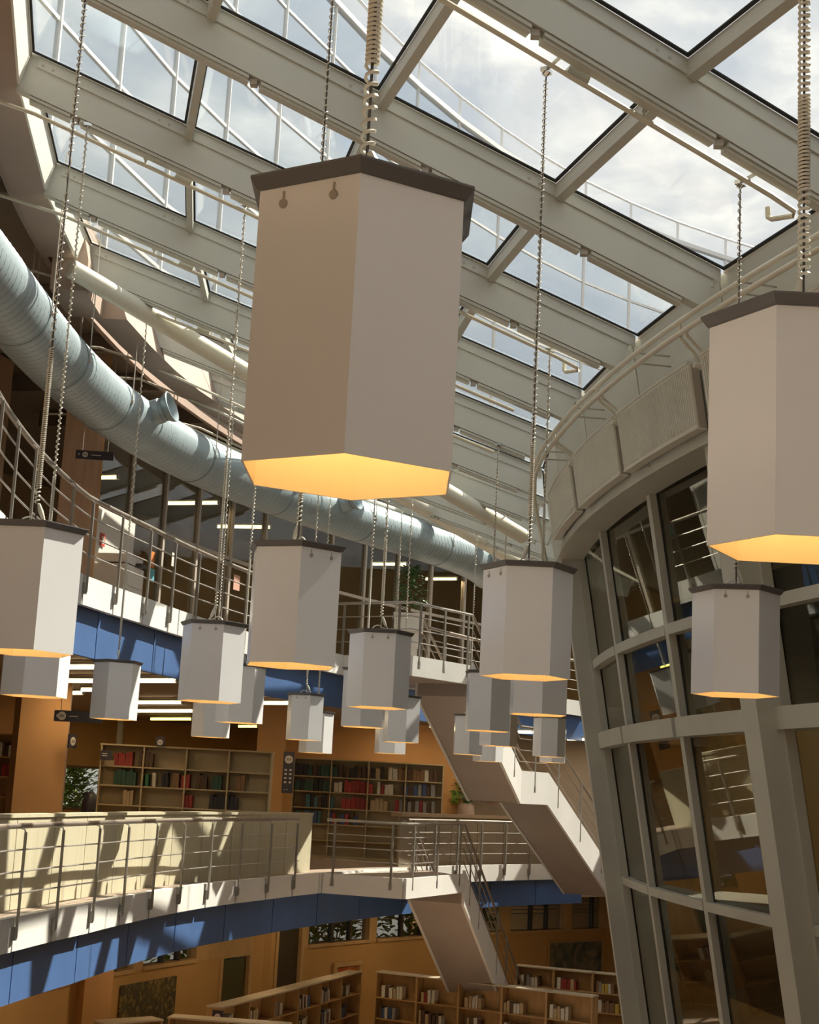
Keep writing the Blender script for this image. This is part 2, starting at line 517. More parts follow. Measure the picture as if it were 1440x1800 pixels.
def gallery(zf, edge, land, name, ths):
    s = struct('floor_' + name, tuple(pol(38, -10, zf)))
    def ringto(profile_in, outer, zt, zb, nm, m, th0=75, th1=-52):
        mb = MB()
        n = 110
        rows = []
        for i in range(n):
            th = th0 + (th1 - th0) * i / (n - 1)
            a = edge(th) + profile_in
            rows.append([pol(a, th, zt), pol(outer, th, zt), pol(outer, th, zb), pol(a, th, zb)])
        mb.sweep(rows)
        return mb.build(nm, m, s)
    ringto(0.09, 46, zf, zf - 0.30, 'slab', floor_m)
    ringto(0.20, 46, zf - 0.30, zf - 0.85, 'ceiling_void', brown_ceiling)
    # blue band under the slab edge, in panels
    tt = np.arange(16, -44, -3.7)
    for a, b in zip(tt[:-1], tt[1:]):
        mb = MB()
        rows = []
        for k in range(4):
            th = a + (b - a) * (k + (0.02 if k == 0 else -0.02 if k == 3 else 0)) / 3
            q = edge(th)
            rows.append([pol(q + 0.13, th, zf - 0.36), pol(q + 0.2, th, zf - 0.36), pol(q + 0.2, th, zf - 1.0), pol(q + 0.13, th, zf - 1.0)])
        mb.sweep(rows)
        mb.build('blue_panel', blue_m, s)
    # white edge beam, one block per railing bay
    for a, b in zip(ths[:-1], ths[1:]):
        mb = MB()
        rows = []
        g = 0.09
        for k in range(5):
            th = a + (b - a) * k / 4
            q = edge(th)
            zt = zf + 0.03
            if k == 0: th -= 0.10
            if k == 4: th += 0.02
            rows.append([pol(q, th, zt), pol(q + 0.10, th, zt), pol(q + 0.10, th, zf - 0.36), pol(q, th, zf - 0.36)])
        mb.sweep(rows)
        mb.build('edge_block', concrete_white, s)
    # stair landing that juts into the atrium
    mb = MB(); mb.prism(land, zf - 0.02, zf - 0.34); mb.build('landing_slab', stair_under, s)
    for k in range(2):
        p, q = Vector(land[k]), Vector(land[k + 1])
        d = (q - p).normalized(); nn = Vector((d.y, -d.x))
        mb = MB()
        L = (q - p).length
        a = W(p.x, p.y, zf - 0.165) + Vector((nn.x, nn.y, 0)) * 0.03
        b = W(q.x, q.y, zf - 0.165) + Vector((nn.x, nn.y, 0)) * 0.03
        mb.bar(a, b, 0.06, 0.39)
        mb.build('edge_block', concrete_white, s)
    return s

POST3 = [4.65 - 1.85 * k for k in range(-4, 11)]
POST2 = [4.25 - 2.25 * k for k in range(-3, 12)]
POST3F = [-24 - 2.2 * k for k in range(0, 9)]
POST2F = [-28.5 - 2.0 * k for k in range(0, 8)]
g3 = gallery(Z3, e3, LAND3, 'upper_gallery', POST3 + POST3F)
g2 = gallery(Z2, e2f, LAND2, 'middle_gallery', POST2 + POST2F)

mb = MB()
mb.ring([(3, Z1), (48, Z1), (48, Z1 - 0.3), (3, Z1 - 0.3)], 80, -65, 3)
fl = mb.build('floor', floor_m); fl['kind'] = 'structure'

# ---- outer back walls
def wall_ring(name, rho, z0, z1, t0, t1, m, thick=0.2):
    mb = MB(); mb.ring([(rho, z0), (rho + thick, z0), (rho + thick, z1), (rho, z1)], t0, t1)
    o = mb.build(name, m); o['kind'] = 'structure'; return o
wall_ring('wall_middle_back', 45.2, Z2, 1.75, 18, -32.1, yellow_m)
wall_ring('wall_middle_back_sill', 45.2, Z2, -0.95, -32.1, -34.0, yellow_m)
wall_ring('wall_middle_back_head', 45.2, 0.28, 1.75, -32.1, -34.0, yellow_m)
wall_ring('wall_middle_back_end', 45.2, Z2, 1.75, -34.0, -52, yellow_m)
wall_ring('wall_upper_back', 42.5, Z3, 7.2, 16, -52, brown_ceiling)
def flat_wall(name, x0, y0, x1, y1, z0, z1, m, thick=0.15):
    mb = MB()
    p, q = Vector((x0, y0, 0)), Vector((x1, y1, 0))
    mb.bar(W(x0, y0, (z0 + z1) / 2), W(x1, y1, (z0 + z1) / 2), thick, z1 - z0)
    o = mb.build(name, m); o['kind'] = 'structure'; return o
flat_wall('wall_orange_partition', -3.0, 39.2, 1.75, 39.2, Z2, 1.72, orange_m)
flat_wall('wall_pale_partition', 1.75, 42.6, 6.0, 42.6, Z2, 1.72, pale_brown)

# ---- ground floor wall with clerestory windows, door openings
gw = struct('wall_ground_back', tuple(pol(36.6, -28, Z1)))
def gwall(t0, t1, z0, z1, m=yellow_m, nm='wall_panel'):
    mb = MB(); mb.ring([(36.5, z0), (36.75, z0), (36.75, z1), (36.5, z1)], t0, t1, 1.0)
    return mb.build(nm, m, gw)
SILL, HEAD = -3.86, -2.72
WIN = [(-9.0, -12.6), (-13.0, -16.6), (-17.2, -20.6), (-21.2, -24.6), (-32.0, -36.1), (-36.6, -41.0), (-41.6, -45.2), (-45.8, -49.4), (-50.0, -53.6)]
DOORS = [(-26.3, -28.2), (-29.9, -31.6)]
gwall(75, -26.2, Z1, SILL)
gwall(-28.3, -29.8, Z1, HEAD)
gwall(-31.7, -60, Z1, SILL)
gwall(75, -60, HEAD, -2.5)
edges = [75] + [v for w in WIN[:4] for v in w] + [-26.2]
for k in range(0, len(edges), 2):
    gwall(edges[k], edges[k + 1], SILL, HEAD, frame_wood, 'window_pier')
edges = [-31.7] + [v for w in WIN[4:] for v in w] + [-60]
for k in range(0, len(edges), 2):
    if edges[k] > edges[k + 1]: gwall(edges[k], edges[k + 1], SILL, HEAD, frame_wood, 'window_pier')
gwall(-26.2, -28.3, -3.9, HEAD, frame_wood, 'door_head')
gwall(-29.8, -31.7, -3.2, HEAD, frame_wood, 'door_head')
for k, (a, b) in enumerate(WIN):
    w = struct('window_%d' % (k + 1), tuple(pol(36.6, (a + b) / 2, SILL)))
    mb = MB(); mb.ring([(36.45, SILL - 0.03), (36.78, SILL - 0.03), (36.78, SILL + 0.05), (36.45, SILL + 0.05)], a, b, 1.0); mb.build('window_sill', frame_wood, w)
    mb = MB(); mb.ring([(36.52, HEAD - 0.07), (36.72, HEAD - 0.07), (36.72, HEAD), (36.52, HEAD)], a, b, 1.0); mb.build('window_head', frame_wood, w)
    m3 = [a + (b - a) * f for f in (0.0, 0.42, 0.72, 1.0)]
    for t in m3[1:-1]:
        mb = MB(); mb.ring([(36.55, SILL + 0.05), (36.68, SILL + 0.05), (36.68, HEAD - 0.07), (36.55, HEAD - 0.07)], t + 0.06, t - 0.06, 1.0); mb.build('mullion', door_m, w)
    for t0, t1 in zip(m3[:-1], m3[1:]):
        mb = MB(); mb.ring([(36.61, SILL + 0.05), (36.63, SILL + 0.05), (36.63, HEAD - 0.07), (36.61, HEAD - 0.07)], t0 - 0.06, t1 + 0.06, 1.0); mb.build('pane', room_glass, w)
    # louvre blinds seen in the upper half
    for j in range(5):
        z = HEAD - 0.16 - j * 0.11
        mb = MB(); mb.ring([(36.66, z), (36.72, z - 0.03), (36.72, z - 0.04), (36.66, z - 0.01)], a - 0.1, b + 0.1, 1.0); mb.build('blind_slat', paper_m, w)
for k, (a, b) in enumerate(DOORS):
    d = struct('door_%d' % (k + 1), tuple(pol(36.6, (a + b) / 2, Z1)))
    zt = -3.9 if k == 0 else -3.2
    mb = MB(); mb.ring([(36.58, Z1 + 0.02), (36.64, Z1 + 0.02), (36.64, zt - 0.05), (36.58, zt - 0.05)], a, b, 1.0); mb.build('door_leaf', mat('door_green_%d' % k, (0.10, 0.10, 0.05), 0.3) if k == 0 else door_m, d)
    for t in (a, b):
        mb = MB(); mb.ring([(36.48, Z1), (36.76, Z1), (36.76, zt), (36.48, zt)], t + 0.09, t - 0.09, 1.0); mb.build('door_jamb', frame_wood, d)
    mb = MB(); mb.bar(pol(36.52, a - 0.25, Z1 + 1.0), pol(36.52, a - 0.45, Z1 + 1.0), 0.03, 0.03); mb.build('door_handle', chrome, d)

# ---- upper gallery rear: timber wall, then glazed partition
wall_ring('wall_upper_timber', 36.7, Z3, 7.1, 18, -10.3, orange_wood)
wall_ring('wall_upper_timber_near', 37.0, Z3, 7.1, 75, 18, near_white)
wall_ring('wall_middle_near', 38.0, Z2, 1.75, 75, 18, near_white)
part = struct('wall_upper_glazed', tuple(pol(35, -20, Z3)))
MUL = [-10.4 - 2.55 * k for k in range(0, 14)]
for t in MUL:
    mb = MB(); mb.ring([(34.94, Z3), (35.06, Z3), (35.06, 6.9), (34.94, 6.9)], t + 0.07, t - 0.07); mb.build('mullion', pipe_grey, part)
for a, b in zip(MUL[:-1], MUL[1:]):
    for z, h in ((Z3 + 0.03, 0.05), (4.62, 0.07), (6.6, 0.07)):
        mb = MB(); mb.ring([(34.95, z), (35.05, z), (35.05, z + h), (34.95, z + h)], a - 0.07, b + 0.07); mb.build('transom', pipe_grey, part)
    for z0, z1 in ((Z3 + 0.08, 4.62), (4.69, 6.6)):
        mb = MB(); mb.ring([(34.99, z0), (35.01, z0), (35.01, z1), (34.99, z1)], a - 0.07, b + 0.07); mb.build('pane', room_glass, part)

# far and near ends of the ring-shaped hall
for nm, th in (('wall_far_end', -52.2), ('wall_near_end', 76)):
    mb = MB(); mb.bar(pol(20, th, (Z1 + 7.3) / 2), pol(46, th, (Z1 + 7.3) / 2), 0.2, 7.3 - Z1); o = mb.build(nm, yellow_m if th < 0 else near_white); o['kind'] = 'structure'

# ---- drum: leaning curved curtain wall at the inner side
def rr(z): return 26.36 + 0.165 * z
drum = struct('wall_drum', tuple(pol(26, 8, -3)))
def lean(th0, th1, z0, z1, o0, o1, step=1.5):      # shell between radial offsets o0<o1 from the leaning surface
    mb = MB()
    n = max(2, int(abs(th1 - th0) / step) + 2)
    rows = []
    for i in range(n):
        th = th0 + (th1 - th0) * i / (n - 1)
        rows.append([pol(rr(z0) + o0, th, z0), pol(rr(z0) + o1, th, z0), pol(rr(z1) + o1, th, z1), pol(rr(z1) + o0, th, z1)])
    mb.sweep(rows)
    return mb
RIBS = [12.45 + 15.75 * k for k in (-1, 0, 1, 2, 3)]
RIBW = 0.34
for t in RIBS:
    zz = [Z1, -3.0, -1.0, 0.81, 1.83, 3.3]
    mb = MB()
    mb.sweep([[pol(rr(z), t + RIBW, z), pol(rr(z), t - RIBW, z), pol(rr(z) - 0.34, t - RIBW, z), pol(rr(z) - 0.34, t + RIBW, z)] for z in zz])
    rib = mb.build('rib', drum_white, drum)
    mb = MB()
    for s in (-1, 1):
        mb.sweep([[pol(rr(z) - 0.22, t + s * RIBW, z), pol(rr(z) - 0.22, t + s * (RIBW + 0.09), z), pol(rr(z) - 0.32, t + s * (RIBW + 0.09), z), pol(rr(z) - 0.32, t + s * RIBW, z)] for z in zz])
    mb.build('glazing_bead', drum_white, rib)
MULL = [t + 5.25 * k for t in RIBS[:-1] for k in (1, 2)] + [RIBS[-1] + 5.25, RIBS[-1] + 10.5]
MULL = [t for t in MULL if t < 62]
for t in MULL:
    lean(t + 0.13, t - 0.13, Z1, 3.45, -0.34, -0.24).build('mullion', drum_white, drum)
TRN = [(-3.1, 0.09, 0.0), (-1.0, 0.10, 0.0), (0.81, 0.20, 0.06), (1.83, 0.11, 0.0)]
STA = sorted(RIBS + MULL)
STA = [t for t in STA if t < 62]
for z, h, ex in TRN:
    for a, b in zip(STA[:-1], STA[1:]):
        lean(a + (RIBW if a in RIBS else 0.13), b - (RIBW if b in RIBS else 0.13), z - h / 2, z + h / 2, -0.34, -0.23 + ex).build('transom', drum_white, drum)
ZR = [Z1 + 0.3, -3.1, -1.0, 0.81, 1.83, 3.46]
for a, b in zip(STA[:-1], STA[1:]):
    a2 = a + (RIBW if a in RIBS else 0.13)
    b2 = b - (RIBW if b in RIBS else 0.13)
    for k in range(5):
        hs = {-3.1: 0.045, -1.0: 0.05, 0.81: 0.10, 1.83: 0.055}
        z0 = ZR[k] + hs.get(ZR[k], 0)
        z1 = ZR[k + 1] - hs.get(ZR[k + 1], 0)
        # flat pane, 2 cm thick
        mb = MB()
        mb.hexa([pol(rr(z0) - 0.33, a2, z0), pol(rr(z0) - 0.33, b2, z0), pol(rr(z0) - 0.35, b2, z0), pol(rr(z0) - 0.35, a2, z0),
                 pol(rr(z1) - 0.33, a2, z1), pol(rr(z1) - 0.33, b2, z1), pol(rr(z1) - 0.35, b2, z1), pol(rr(z1) - 0.35, a2, z1)])
        pn = mb.build('pane', drum_glass, drum)
        mb = MB()
        g = 0.07
        for (s0, s1) in ((a2, a2 + g), (b2 - g, b2)):
            mb.hexa([pol(rr(z0) - 0.318, s0, z0), pol(rr(z0) - 0.318, s1, z0), pol(rr(z0) - 0.329, s1, z0), pol(rr(z0) - 0.329, s0, z0),
                     pol(rr(z1) - 0.318, s0, z1), pol(rr(z1) - 0.318, s1, z1), pol(rr(z1) - 0.329, s1, z1), pol(rr(z1) - 0.329, s0, z1)])
        mb.build('gasket', gasket_m, pn)
# head band, soffit and fascia panels
lean(-12, 70, 3.46, 3.62, -0.36, -0.22).build('window_head', drum_white, drum)
lean(-12, 70, 3.27, 3.34, -0.30, 0.06).build('fascia_soffit', drum_white, drum)
JO = [9.25 + 4.6 * k for k in range(-4, 14)]
for a, b in zip(JO[:-1], JO[1:]):
    lean(a + 0.03, b - 0.03, 3.34, 4.62, -0.05, 0.03).build('fascia_panel', drum_white, drum)
lean(-12, 70, 3.34, 4.7, -0.14, -0.06).build('fascia_backing', drum_white, drum)
# inside of the drum: floors and a dark core
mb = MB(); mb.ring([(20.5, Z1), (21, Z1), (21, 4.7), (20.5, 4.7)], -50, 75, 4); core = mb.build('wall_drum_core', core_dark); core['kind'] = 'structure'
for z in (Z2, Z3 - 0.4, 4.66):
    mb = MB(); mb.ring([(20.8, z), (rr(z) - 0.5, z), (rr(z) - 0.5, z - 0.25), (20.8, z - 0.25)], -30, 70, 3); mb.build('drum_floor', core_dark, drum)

# ---- glazed office block seen outside through the roof
TW = [(-12.2, 26), (-11, 32), (-9.6, 38), (-7.9, 44.5), (-6, 49.8), (-4, 54.1), (-2.2, 58), (0, 62.1), (2.2, 65.6), (5.0, 69.4), (7.9, 72.8), (11.3, 76), (15, 78.9), (20, 82)]
tw = thing('office_tower', 'glass clad office block with white mullions seen through the roof', 'building', tuple(W(0, 62, Z1)))
zr = [9 + 2.1 * k for k in range(11)]
def resample(P, step):
    P = [Vector(p) for p in P]
    L = [0]
    for a, b in zip(P[:-1], P[1:]): L.append(L[-1] + (b - a).length)
    n = int(L[-1] / step)
    res = []
    for i in range(n + 1):
        s = L[-1] * i / n
        res.append((float(np.interp(s, L, [p.x for p in P])), float(np.interp(s, L, [p.y for p in P]))))
    return res
tp = resample(TW, 3.6)
for x, y in tp:
    mb = MB(); mb.bar(W(x, y, Z1), W(x, y, 30), 0.15, 0.15, Vector((0, 1, 0))); mb.build('mullion', tower_white, tw)
for z in zr:
    mb = MB()
    for a, b in zip(tp[:-1], tp[1:]):
        mb.bar(W(*a, z), W(*b, z), 0.11, 0.11)
    mb.build('transom', tower_white, tw)
for a, b in zip(tp[:-1], tp[1:]):
    for z0, z1 in zip(zr[:-1], zr[1:]):
        mb = MB(); mb.bar(W(*a, (z0 + z1) / 2), W(*b, (z0 + z1) / 2), 0.05, z1 - z0 - 0.1); mb.build('pane', tower_glass, tw)
mb = MB()
for a, b in zip(tp[:-1], tp[1:]): mb.bar(W(*a, 30.05), W(*b, 30.05), 0.3, 0.22)
mb.build('roof_coping', tower_white, tw)
gr = thing('rooftop_guardrail', 'thin pale guardrail along the rim of the office block roof', 'railing', tuple(W(0, 62, 30.2)))
mb = MB(); mb.tube([W(*p, 31.2) for p in tp], 0.07, 6); mb.build('handrail', tower_white, gr)
for x, y in tp[::1]:
    mb = MB(); mb.bar(W(x, y, 30.2), W(x, y, 31.2), 0.12, 0.12, Vector((0, 1, 0))); mb.build('post', tower_white, gr)

# ================================================================ OBJECTS
# ---- pendant lamps -------------------------------------------------
LAMP_H, LAMP_R = 0.7136, 0.30
LAMPS = [  # name, x, y, z of rim, turn of the hexagon, label
 ('L1', -0.161, 3.796, 0.782, 29.9, 'largest hexagonal white pendant lamp, hanging nearest the viewer'),
 ('L2', 1.227, 4.631, 0.799, 59.8, 'large white pendant lamp cut off by the picture edge before the curved glass wall'),
 ('L3', -2.208, 8.828, 0.687, 55.2, 'white pendant lamp with a plug on a long coiled cord before the upper railing'),
 ('L4', -0.686, 9.327, 0.727, 38.9, 'white pendant lamp hanging directly below the largest lamp'),
 ('L5', 0.815, 10.025, 0.784, 57.6, 'white pendant lamp hanging before the narrow end of the curved glass wall'),
 ('L6', 2.314, 10.510, 0.773, 48.8, 'white pendant lamp hanging alone in front of the curved glass wall'),
 ('L7', -1.781, 14.232, 0.738, 53.9, 'white pendant lamp with three yellow tube reflections on its narrow face'),
 ('L8', -0.220, 14.740, 0.788, 0.1, 'white pendant lamp in front of the white planter on the upper landing'),
 ('L9', -3.630, 19.427, 0.727, 20.3, 'white pendant lamp hanging in front of the orange column and the small dark hanging sign'),
 ('L10', -1.521, 24.641, 0.744, 46.7, 'small white pendant lamp hanging below the lamp under the largest one'),
 ('L11', -1.480, 27.610, 0.615, 59.0, 'small pendant lamp half hidden behind another small one above the tall dark sign'),
 ('L3b', -3.314, 13.804, 0.684, 23.8, 'pendant lamp half hidden below the lamp in front of the upper railing'),
 ('L7b', -2.038, 19.459, 0.762, 8.5, 'pendant lamp with a sunlit face peeping out between two larger lamps'),
 ('L7c', -2.930, 23.870, 0.692, 15.9, 'small pendant lamp hidden but for its lower half, above the long half empty bookcase'),
 ('L8b', -0.456, 19.353, 0.782, 24.9, 'pendant lamp half hidden behind the lamp before the white planter, on its window side'),
 ('L8c', 0.038, 24.471, 0.781, 45.6, 'small pendant lamp half hidden behind the lamp before the white planter, on its stair side'),
 ('L8d', -0.144, 28.900, 0.701, 47.1, 'lowest small pendant lamp of the cluster above the full bookcase'),
 ('R1', 1.101, 19.003, 0.798, 33.4, 'pendant lamp with a grey shaded face in front of the upper flight of stairs'),
 ('R2', 1.348, 14.859, 0.804, 32.3, 'pendant lamp half hidden directly behind the lamp before the end of the glass wall'),
 ('R3', 1.588, 24.252, 0.791, 3.9, 'small pendant lamp behind the grey faced lamp, its rim just below that rim'),
 ('R4', 1.309, 28.589, 0.749, 31.9, 'small pendant lamp touching the underside of the upper flight of stairs'),
 ('R5', 1.804, 30.500, 0.682, 57.1, 'tiny pendant lamp with a bright white edge in front of the stair soffit'),
 ('R6', 2.808, 28.416, 0.781, 54.6, 'small pendant lamp with dark shaded side, above the stair mid landing'),
 ('R7', 3.250, 32.092, 0.763, 22.5, 'farthest pendant lamp, only its glowing rim showing above the stair mid landing'),
]

def hexpts(r, z, n=6): return [Vector((r * math.cos(R(60 * k)), r * math.sin(R(60 * k)), z)) for k in range(n)]

def lamp_meshes():
    res = {}
    H, r, t = LAMP_H, LAMP_R, 0.006
    mb = MB()   # outer shell: six folded sheets with thickness
    mb.quad_strip([hexpts(r, 0), hexpts(r, H - 0.01)], False, True)
    mb.quad_strip([hexpts(r, 0), hexpts(r - t, 0)], False, True)
    mb.quad_strip([hexpts(r, H - 0.01), hexpts(r - t, H - 0.01)], False, True)
    res['shade'] = (mb, lamp_white)
    mb = MB()
    mb.quad_strip([hexpts(r - t, 0.0), hexpts(r - t, H - 0.02)], False, True)
    mb.quad_strip([hexpts(r - t, H - 0.02), hexpts(0.16, H - 0.02)], False, True)
    res['inner_lining'] = (mb, lamp_inner)
    mb = MB()
    mb.sweep([hexpts(r - 0.01, H - 0.012), hexpts(r + 0.010, H - 0.006), hexpts(r + 0.030, H + 0.020), hexpts(r + 0.030, H + 0.026)])
    res['top_plate'] = (mb, plate_dark)
    mb = MB()   # lamp holder ring
    mb.lathe((0, 0, 0), [(0.165, H - 0.02), (0.165, 0.42), (0.172, 0.415), (0.172, H - 0.02)], 24)
    res['reflector_ring'] = (mb, lamp_inner)
    mb = MB()
    mb.lathe((0, 0, 0), [(0.0, 0.50), (0.05, 0.51), (0.075, 0.55), (0.07, 0.60), (0.03, 0.66), (0.02, 0.69)], 16)
    res['bulb'] = (mb, bulb_m)
    return res
LM = lamp_meshes()
lamp_proto = {}
def helix(z0, z1, pitch0, rad, n, start=0.0):
    pts = []
    z, a = z0, start
    while z < z1:
        pts.append(Vector((rad * math.cos(a), rad * math.sin(a), z)))
        a += 2 * math.pi / n
        z += pitch0 / n
    return pts, a

def make_lamp(idx, code, x, y, z, turn, label):
    root = thing('pendant_lamp', label, 'lamp', W(x, y, z), 'white hexagonal pendant lamps', R(turn))
    for nm in LM:
        if nm not in lamp_proto:
            mb, m = LM[nm]
            lamp_proto[nm] = mb.build(nm, m, root, nm in ('bulb', 'reflector_ring'), local=True)
        else:
            o = lamp_proto[nm].copy(); COL.objects.link(o); o.parent = root
    dist = math.hypot(x, y)
    # screws on two faces
    H = LAMP_H
    faces = {'L1': 3, 'L4': 4, 'L5': 3, 'L6': 4, 'L7': 4, 'L8': 4, 'L10': 4}
    if code in faces:
        # face whose outward normal points nearest the wanted direction: left-front for L1/L5, front for the others
        best = None
        want = {'L1': 215, 'L5': 205, 'L4': 300, 'L6': 270, 'L7': 265, 'L8': 270, 'L10': 262}[code]
        for k in range(6):
            ang = (turn + 30 + 60 * k) % 360
            dd = abs((ang - want + 180) % 360 - 180)
            if best is None or dd < best[0]: best = (dd, k)
        k = best[1]
        n = Vector((math.cos(R(30 + 60 * k)), math.sin(R(30 + 60 * k)), 0))
        t = Vector((-n.y, n.x, 0))
        for s in (-0.075, 0.075):
            mb = MB()
            c = n * (LAMP_R * math.cos(R(30))) + t * s + Vector((0, 0, H - 0.055))
            mb.lathe(c, [(0, 0.006), (0.011, 0.006), (0.013, 0.0)], 10, n)
            mb.box(c + Vector((0, 0, 0.018)) + n * 0.001, (0.006, 0.002, 0.03), (t, n, Vector((0, 0, 1))))
            mb.build('screw', pipe_grey, root, local=True)
    # suspension wire up to the roof rafter
    rho = math.hypot(CX - x, CY - y)
    ztop = cone(rho, -0.20) - z
    zt = LAMP_H + 0.032
    n_c = 10 if dist < 7 else 7 if dist < 16 else 5
    tail = 0.14
    mb = MB(); mb.tube([Vector((0, 0, zt)), Vector((0, 0, ztop))], 0.0045 if dist < 7 else 0.006, 5)
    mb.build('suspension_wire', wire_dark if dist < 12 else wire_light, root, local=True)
    # coiled cord wound round the wire: loose, tight, loose
    L = ztop - zt - tail
    rng = random.Random(idx)
    if code == 'L1': segs = [(0.26, 0.034), (0.9, 0.0135), (9, 0.04)]
    elif code == 'L2': segs = [(0.30, 0.022), (0.32, 0.013), (0.35, 0.022), (9, 0.0135)]
    elif code == 'L3': segs = [(0.10, 0.025), (0.85, 0.013), (1.0, 0.055), (0.25, 0.2), (9, 0.045)]
    elif code == 'L4': segs = [(0.15, 0.03), (0.5, 0.013), (9, 0.05)]
    elif code == 'L5': segs = [(0.2, 0.03), (0.5, 0.013), (0.25, 0.03), (9, 0.045)]
    else:
        segs = [(0.10 + 0.1 * rng.random(), 0.03), (0.5 + 0.9 * rng.random(), 0.016), (0.3 + rng.random(), 0.05), (9, 0.06 if dist < 16 else 0.08)]
    rad = 0.017 if dist < 7 else 0.014 if dist < 16 else 0.013
    pts = []
    a = 0.0
    z0 = zt + tail
    for ln, pitch in segs:
        z1 = min(ztop - 0.02, z0 + ln)
        p, a = helix(z0, z1, pitch, rad if pitch < 0.1 else 0.008, n_c, a)
        pts += p
        z0 = z1
        if z0 >= ztop - 0.03: break
    mb = MB(); mb.tube(pts, 0.0052 if dist < 7 else 0.0045 if dist < 16 else 0.006, 4 if dist < 16 else 3)
    mb.build('coiled_cord', cord_white, root, dist < 16, local=True)
    # plug and looped lead on the plate
    an = rng.random() * 6.28
    d = Vector((math.cos(an), math.sin(an), 0))
    c0 = pts[0]
    pl = [Vector((0, 0, zt + tail)) + d * 0.01, Vector((0, 0, zt + tail - 0.045)) + d * 0.03, Vector((0, 0, zt + 0.055)) + d * 0.05]
    mb = MB(); mb.tube(pl, [0.011, 0.017, 0.012], 8); mb.build('plug', cord_white, root, True, local=True)
    lo = [pl[-1], Vector((0, 0, zt + 0.03)) + d * 0.075, Vector((0, 0, zt + 0.035)) + d * 0.02, Vector((0, 0, zt + 0.055)) - d * 0.03, Vector((0, 0, zt + 0.035)) - d * 0.08, Vector((0, 0, zt - 0.005)) - d * 0.10]
    sm = []
    for i in range(len(lo) - 1):
        p0, p1, p2, p3 = lo[max(i - 1, 0)], lo[i], lo[i + 1], lo[min(i + 2, len(lo) - 1)]
        for k in range(4):
            u = k / 4
            sm.append(0.5 * ((2 * p1) + (p2 - p0) * u + (2 * p0 - 5 * p1 + 4 * p2 - p3) * u * u + (3 * p1 - p0 - 3 * p2 + p3) * u ** 3))
    sm.append(lo[-1])
    mb = MB(); mb.tube(sm, 0.0055, 6); mb.build('lead', cord_white, root, True, local=True)
    # chrome hook at the rafter
    mb = MB()
    mb.tube([Vector((0.0, -0.03, ztop + 0.03)), Vector((0, 0, ztop)), Vector((0.0, 0.03, ztop + 0.03))], 0.007, 5)
    mb.box(Vector((0, 0, ztop + 0.045)), (0.09, 0.05, 0.03))
    mb.build('roof_hook', chrome, root, local=True)
    th_l = math.degrees(math.atan2(CY - y, CX - x))
    near = min(BEAMS, key=lambda t_: abs(t_ - 0.12 - th_l))
    tgt = bp(rho, near, BW / 2, -0.165) - W(x, y, z)
    ct, st_ = math.cos(-R(turn)), math.sin(-R(turn))
    tgt = Vector((tgt.x * ct - tgt.y * st_, tgt.x * st_ + tgt.y * ct, tgt.z))
    mb = MB(); mb.tube([Vector((0, 0, ztop + 0.055)), tgt, tgt + Vector((0, 0, 0.06))], 0.014, 6)
    mb.build('hook_arm', roof_white, root, local=True)
    # the lamp's own light
    ld = lamp_light
    lo_ = bpy.data.objects.new('lamp_light', ld)
    COL.objects.link(lo_)
    lo_.parent = root
    lo_.location = (0, 0, 0.36)
    return root

lamp_light = bpy.data.lights.new('lamp_light', 'POINT')
lamp_light.energy = 3.2
lamp_light.color = (1.0, 0.54, 0.17)
lamp_light.shadow_soft_size = 0.07
for i, L in enumerate(LAMPS):
    make_lamp(i, *L)

# ---- conduits under the rafters -----------------------------------
def conduit(th, far, label, bend=True):
    pts = [bp(r, th, far, -0.235) for r in (33.3, 31, 29, 27.95)]
    root = thing('conduit', label, 'pipe', tuple(pts[2]), 'conduits under the rafters')
    ext = [pol(34.9, th + 0.3, 6.45) + far_dir(th) * far, pol(34.1, th, 6.52) + far_dir(th) * far]
    tail = []
    if bend:
        p = pts[-1]
        tail = [bp(27.75, th, far, -0.25), bp(27.72, th, far + 0.05, -0.25), bp(27.80, th, far + 0.22, -0.26), bp(27.81, th, far + 0.25, -0.24), bp(27.81, th, far + 0.26, -0.16)]
    mb = MB(); mb.tube(ext + pts + tail, 0.021, 8); mb.build('pipe', pipe_cream, root, True)
    for r in (32.2, 30.6, 29.0):
        mb = MB(); mb.tube([bp(r, th, far, -0.235), bp(r, th, far - 0.02, -0.13)], 0.012, 6); mb.box(bp(r, th, far - 0.02, -0.16), (0.04, 0.04, 0.05)); mb.build('hanger', roof_white, root)
    for r in (31.9, 29.6):
        mb = MB(); mb.bar(bp(r, th, far + 0.01, -0.20), bp(r - 0.16, th, far + 0.01, -0.20), 0.07, 0.06); mb.build('junction_box', roof_white, root)
conduit(18.95, 0.17, 'cream conduit with a bent open end under the rafter by the radiators')
conduit(9.7, 0.17, 'cream conduit under the rafter behind the top of the largest lamp')
conduit(5.1, 0.17, 'cream conduit under the third rafter from the near soffit', False)
conduit(0.58, 0.17, 'cream conduit under the rafter that meets the round tie tube', False)

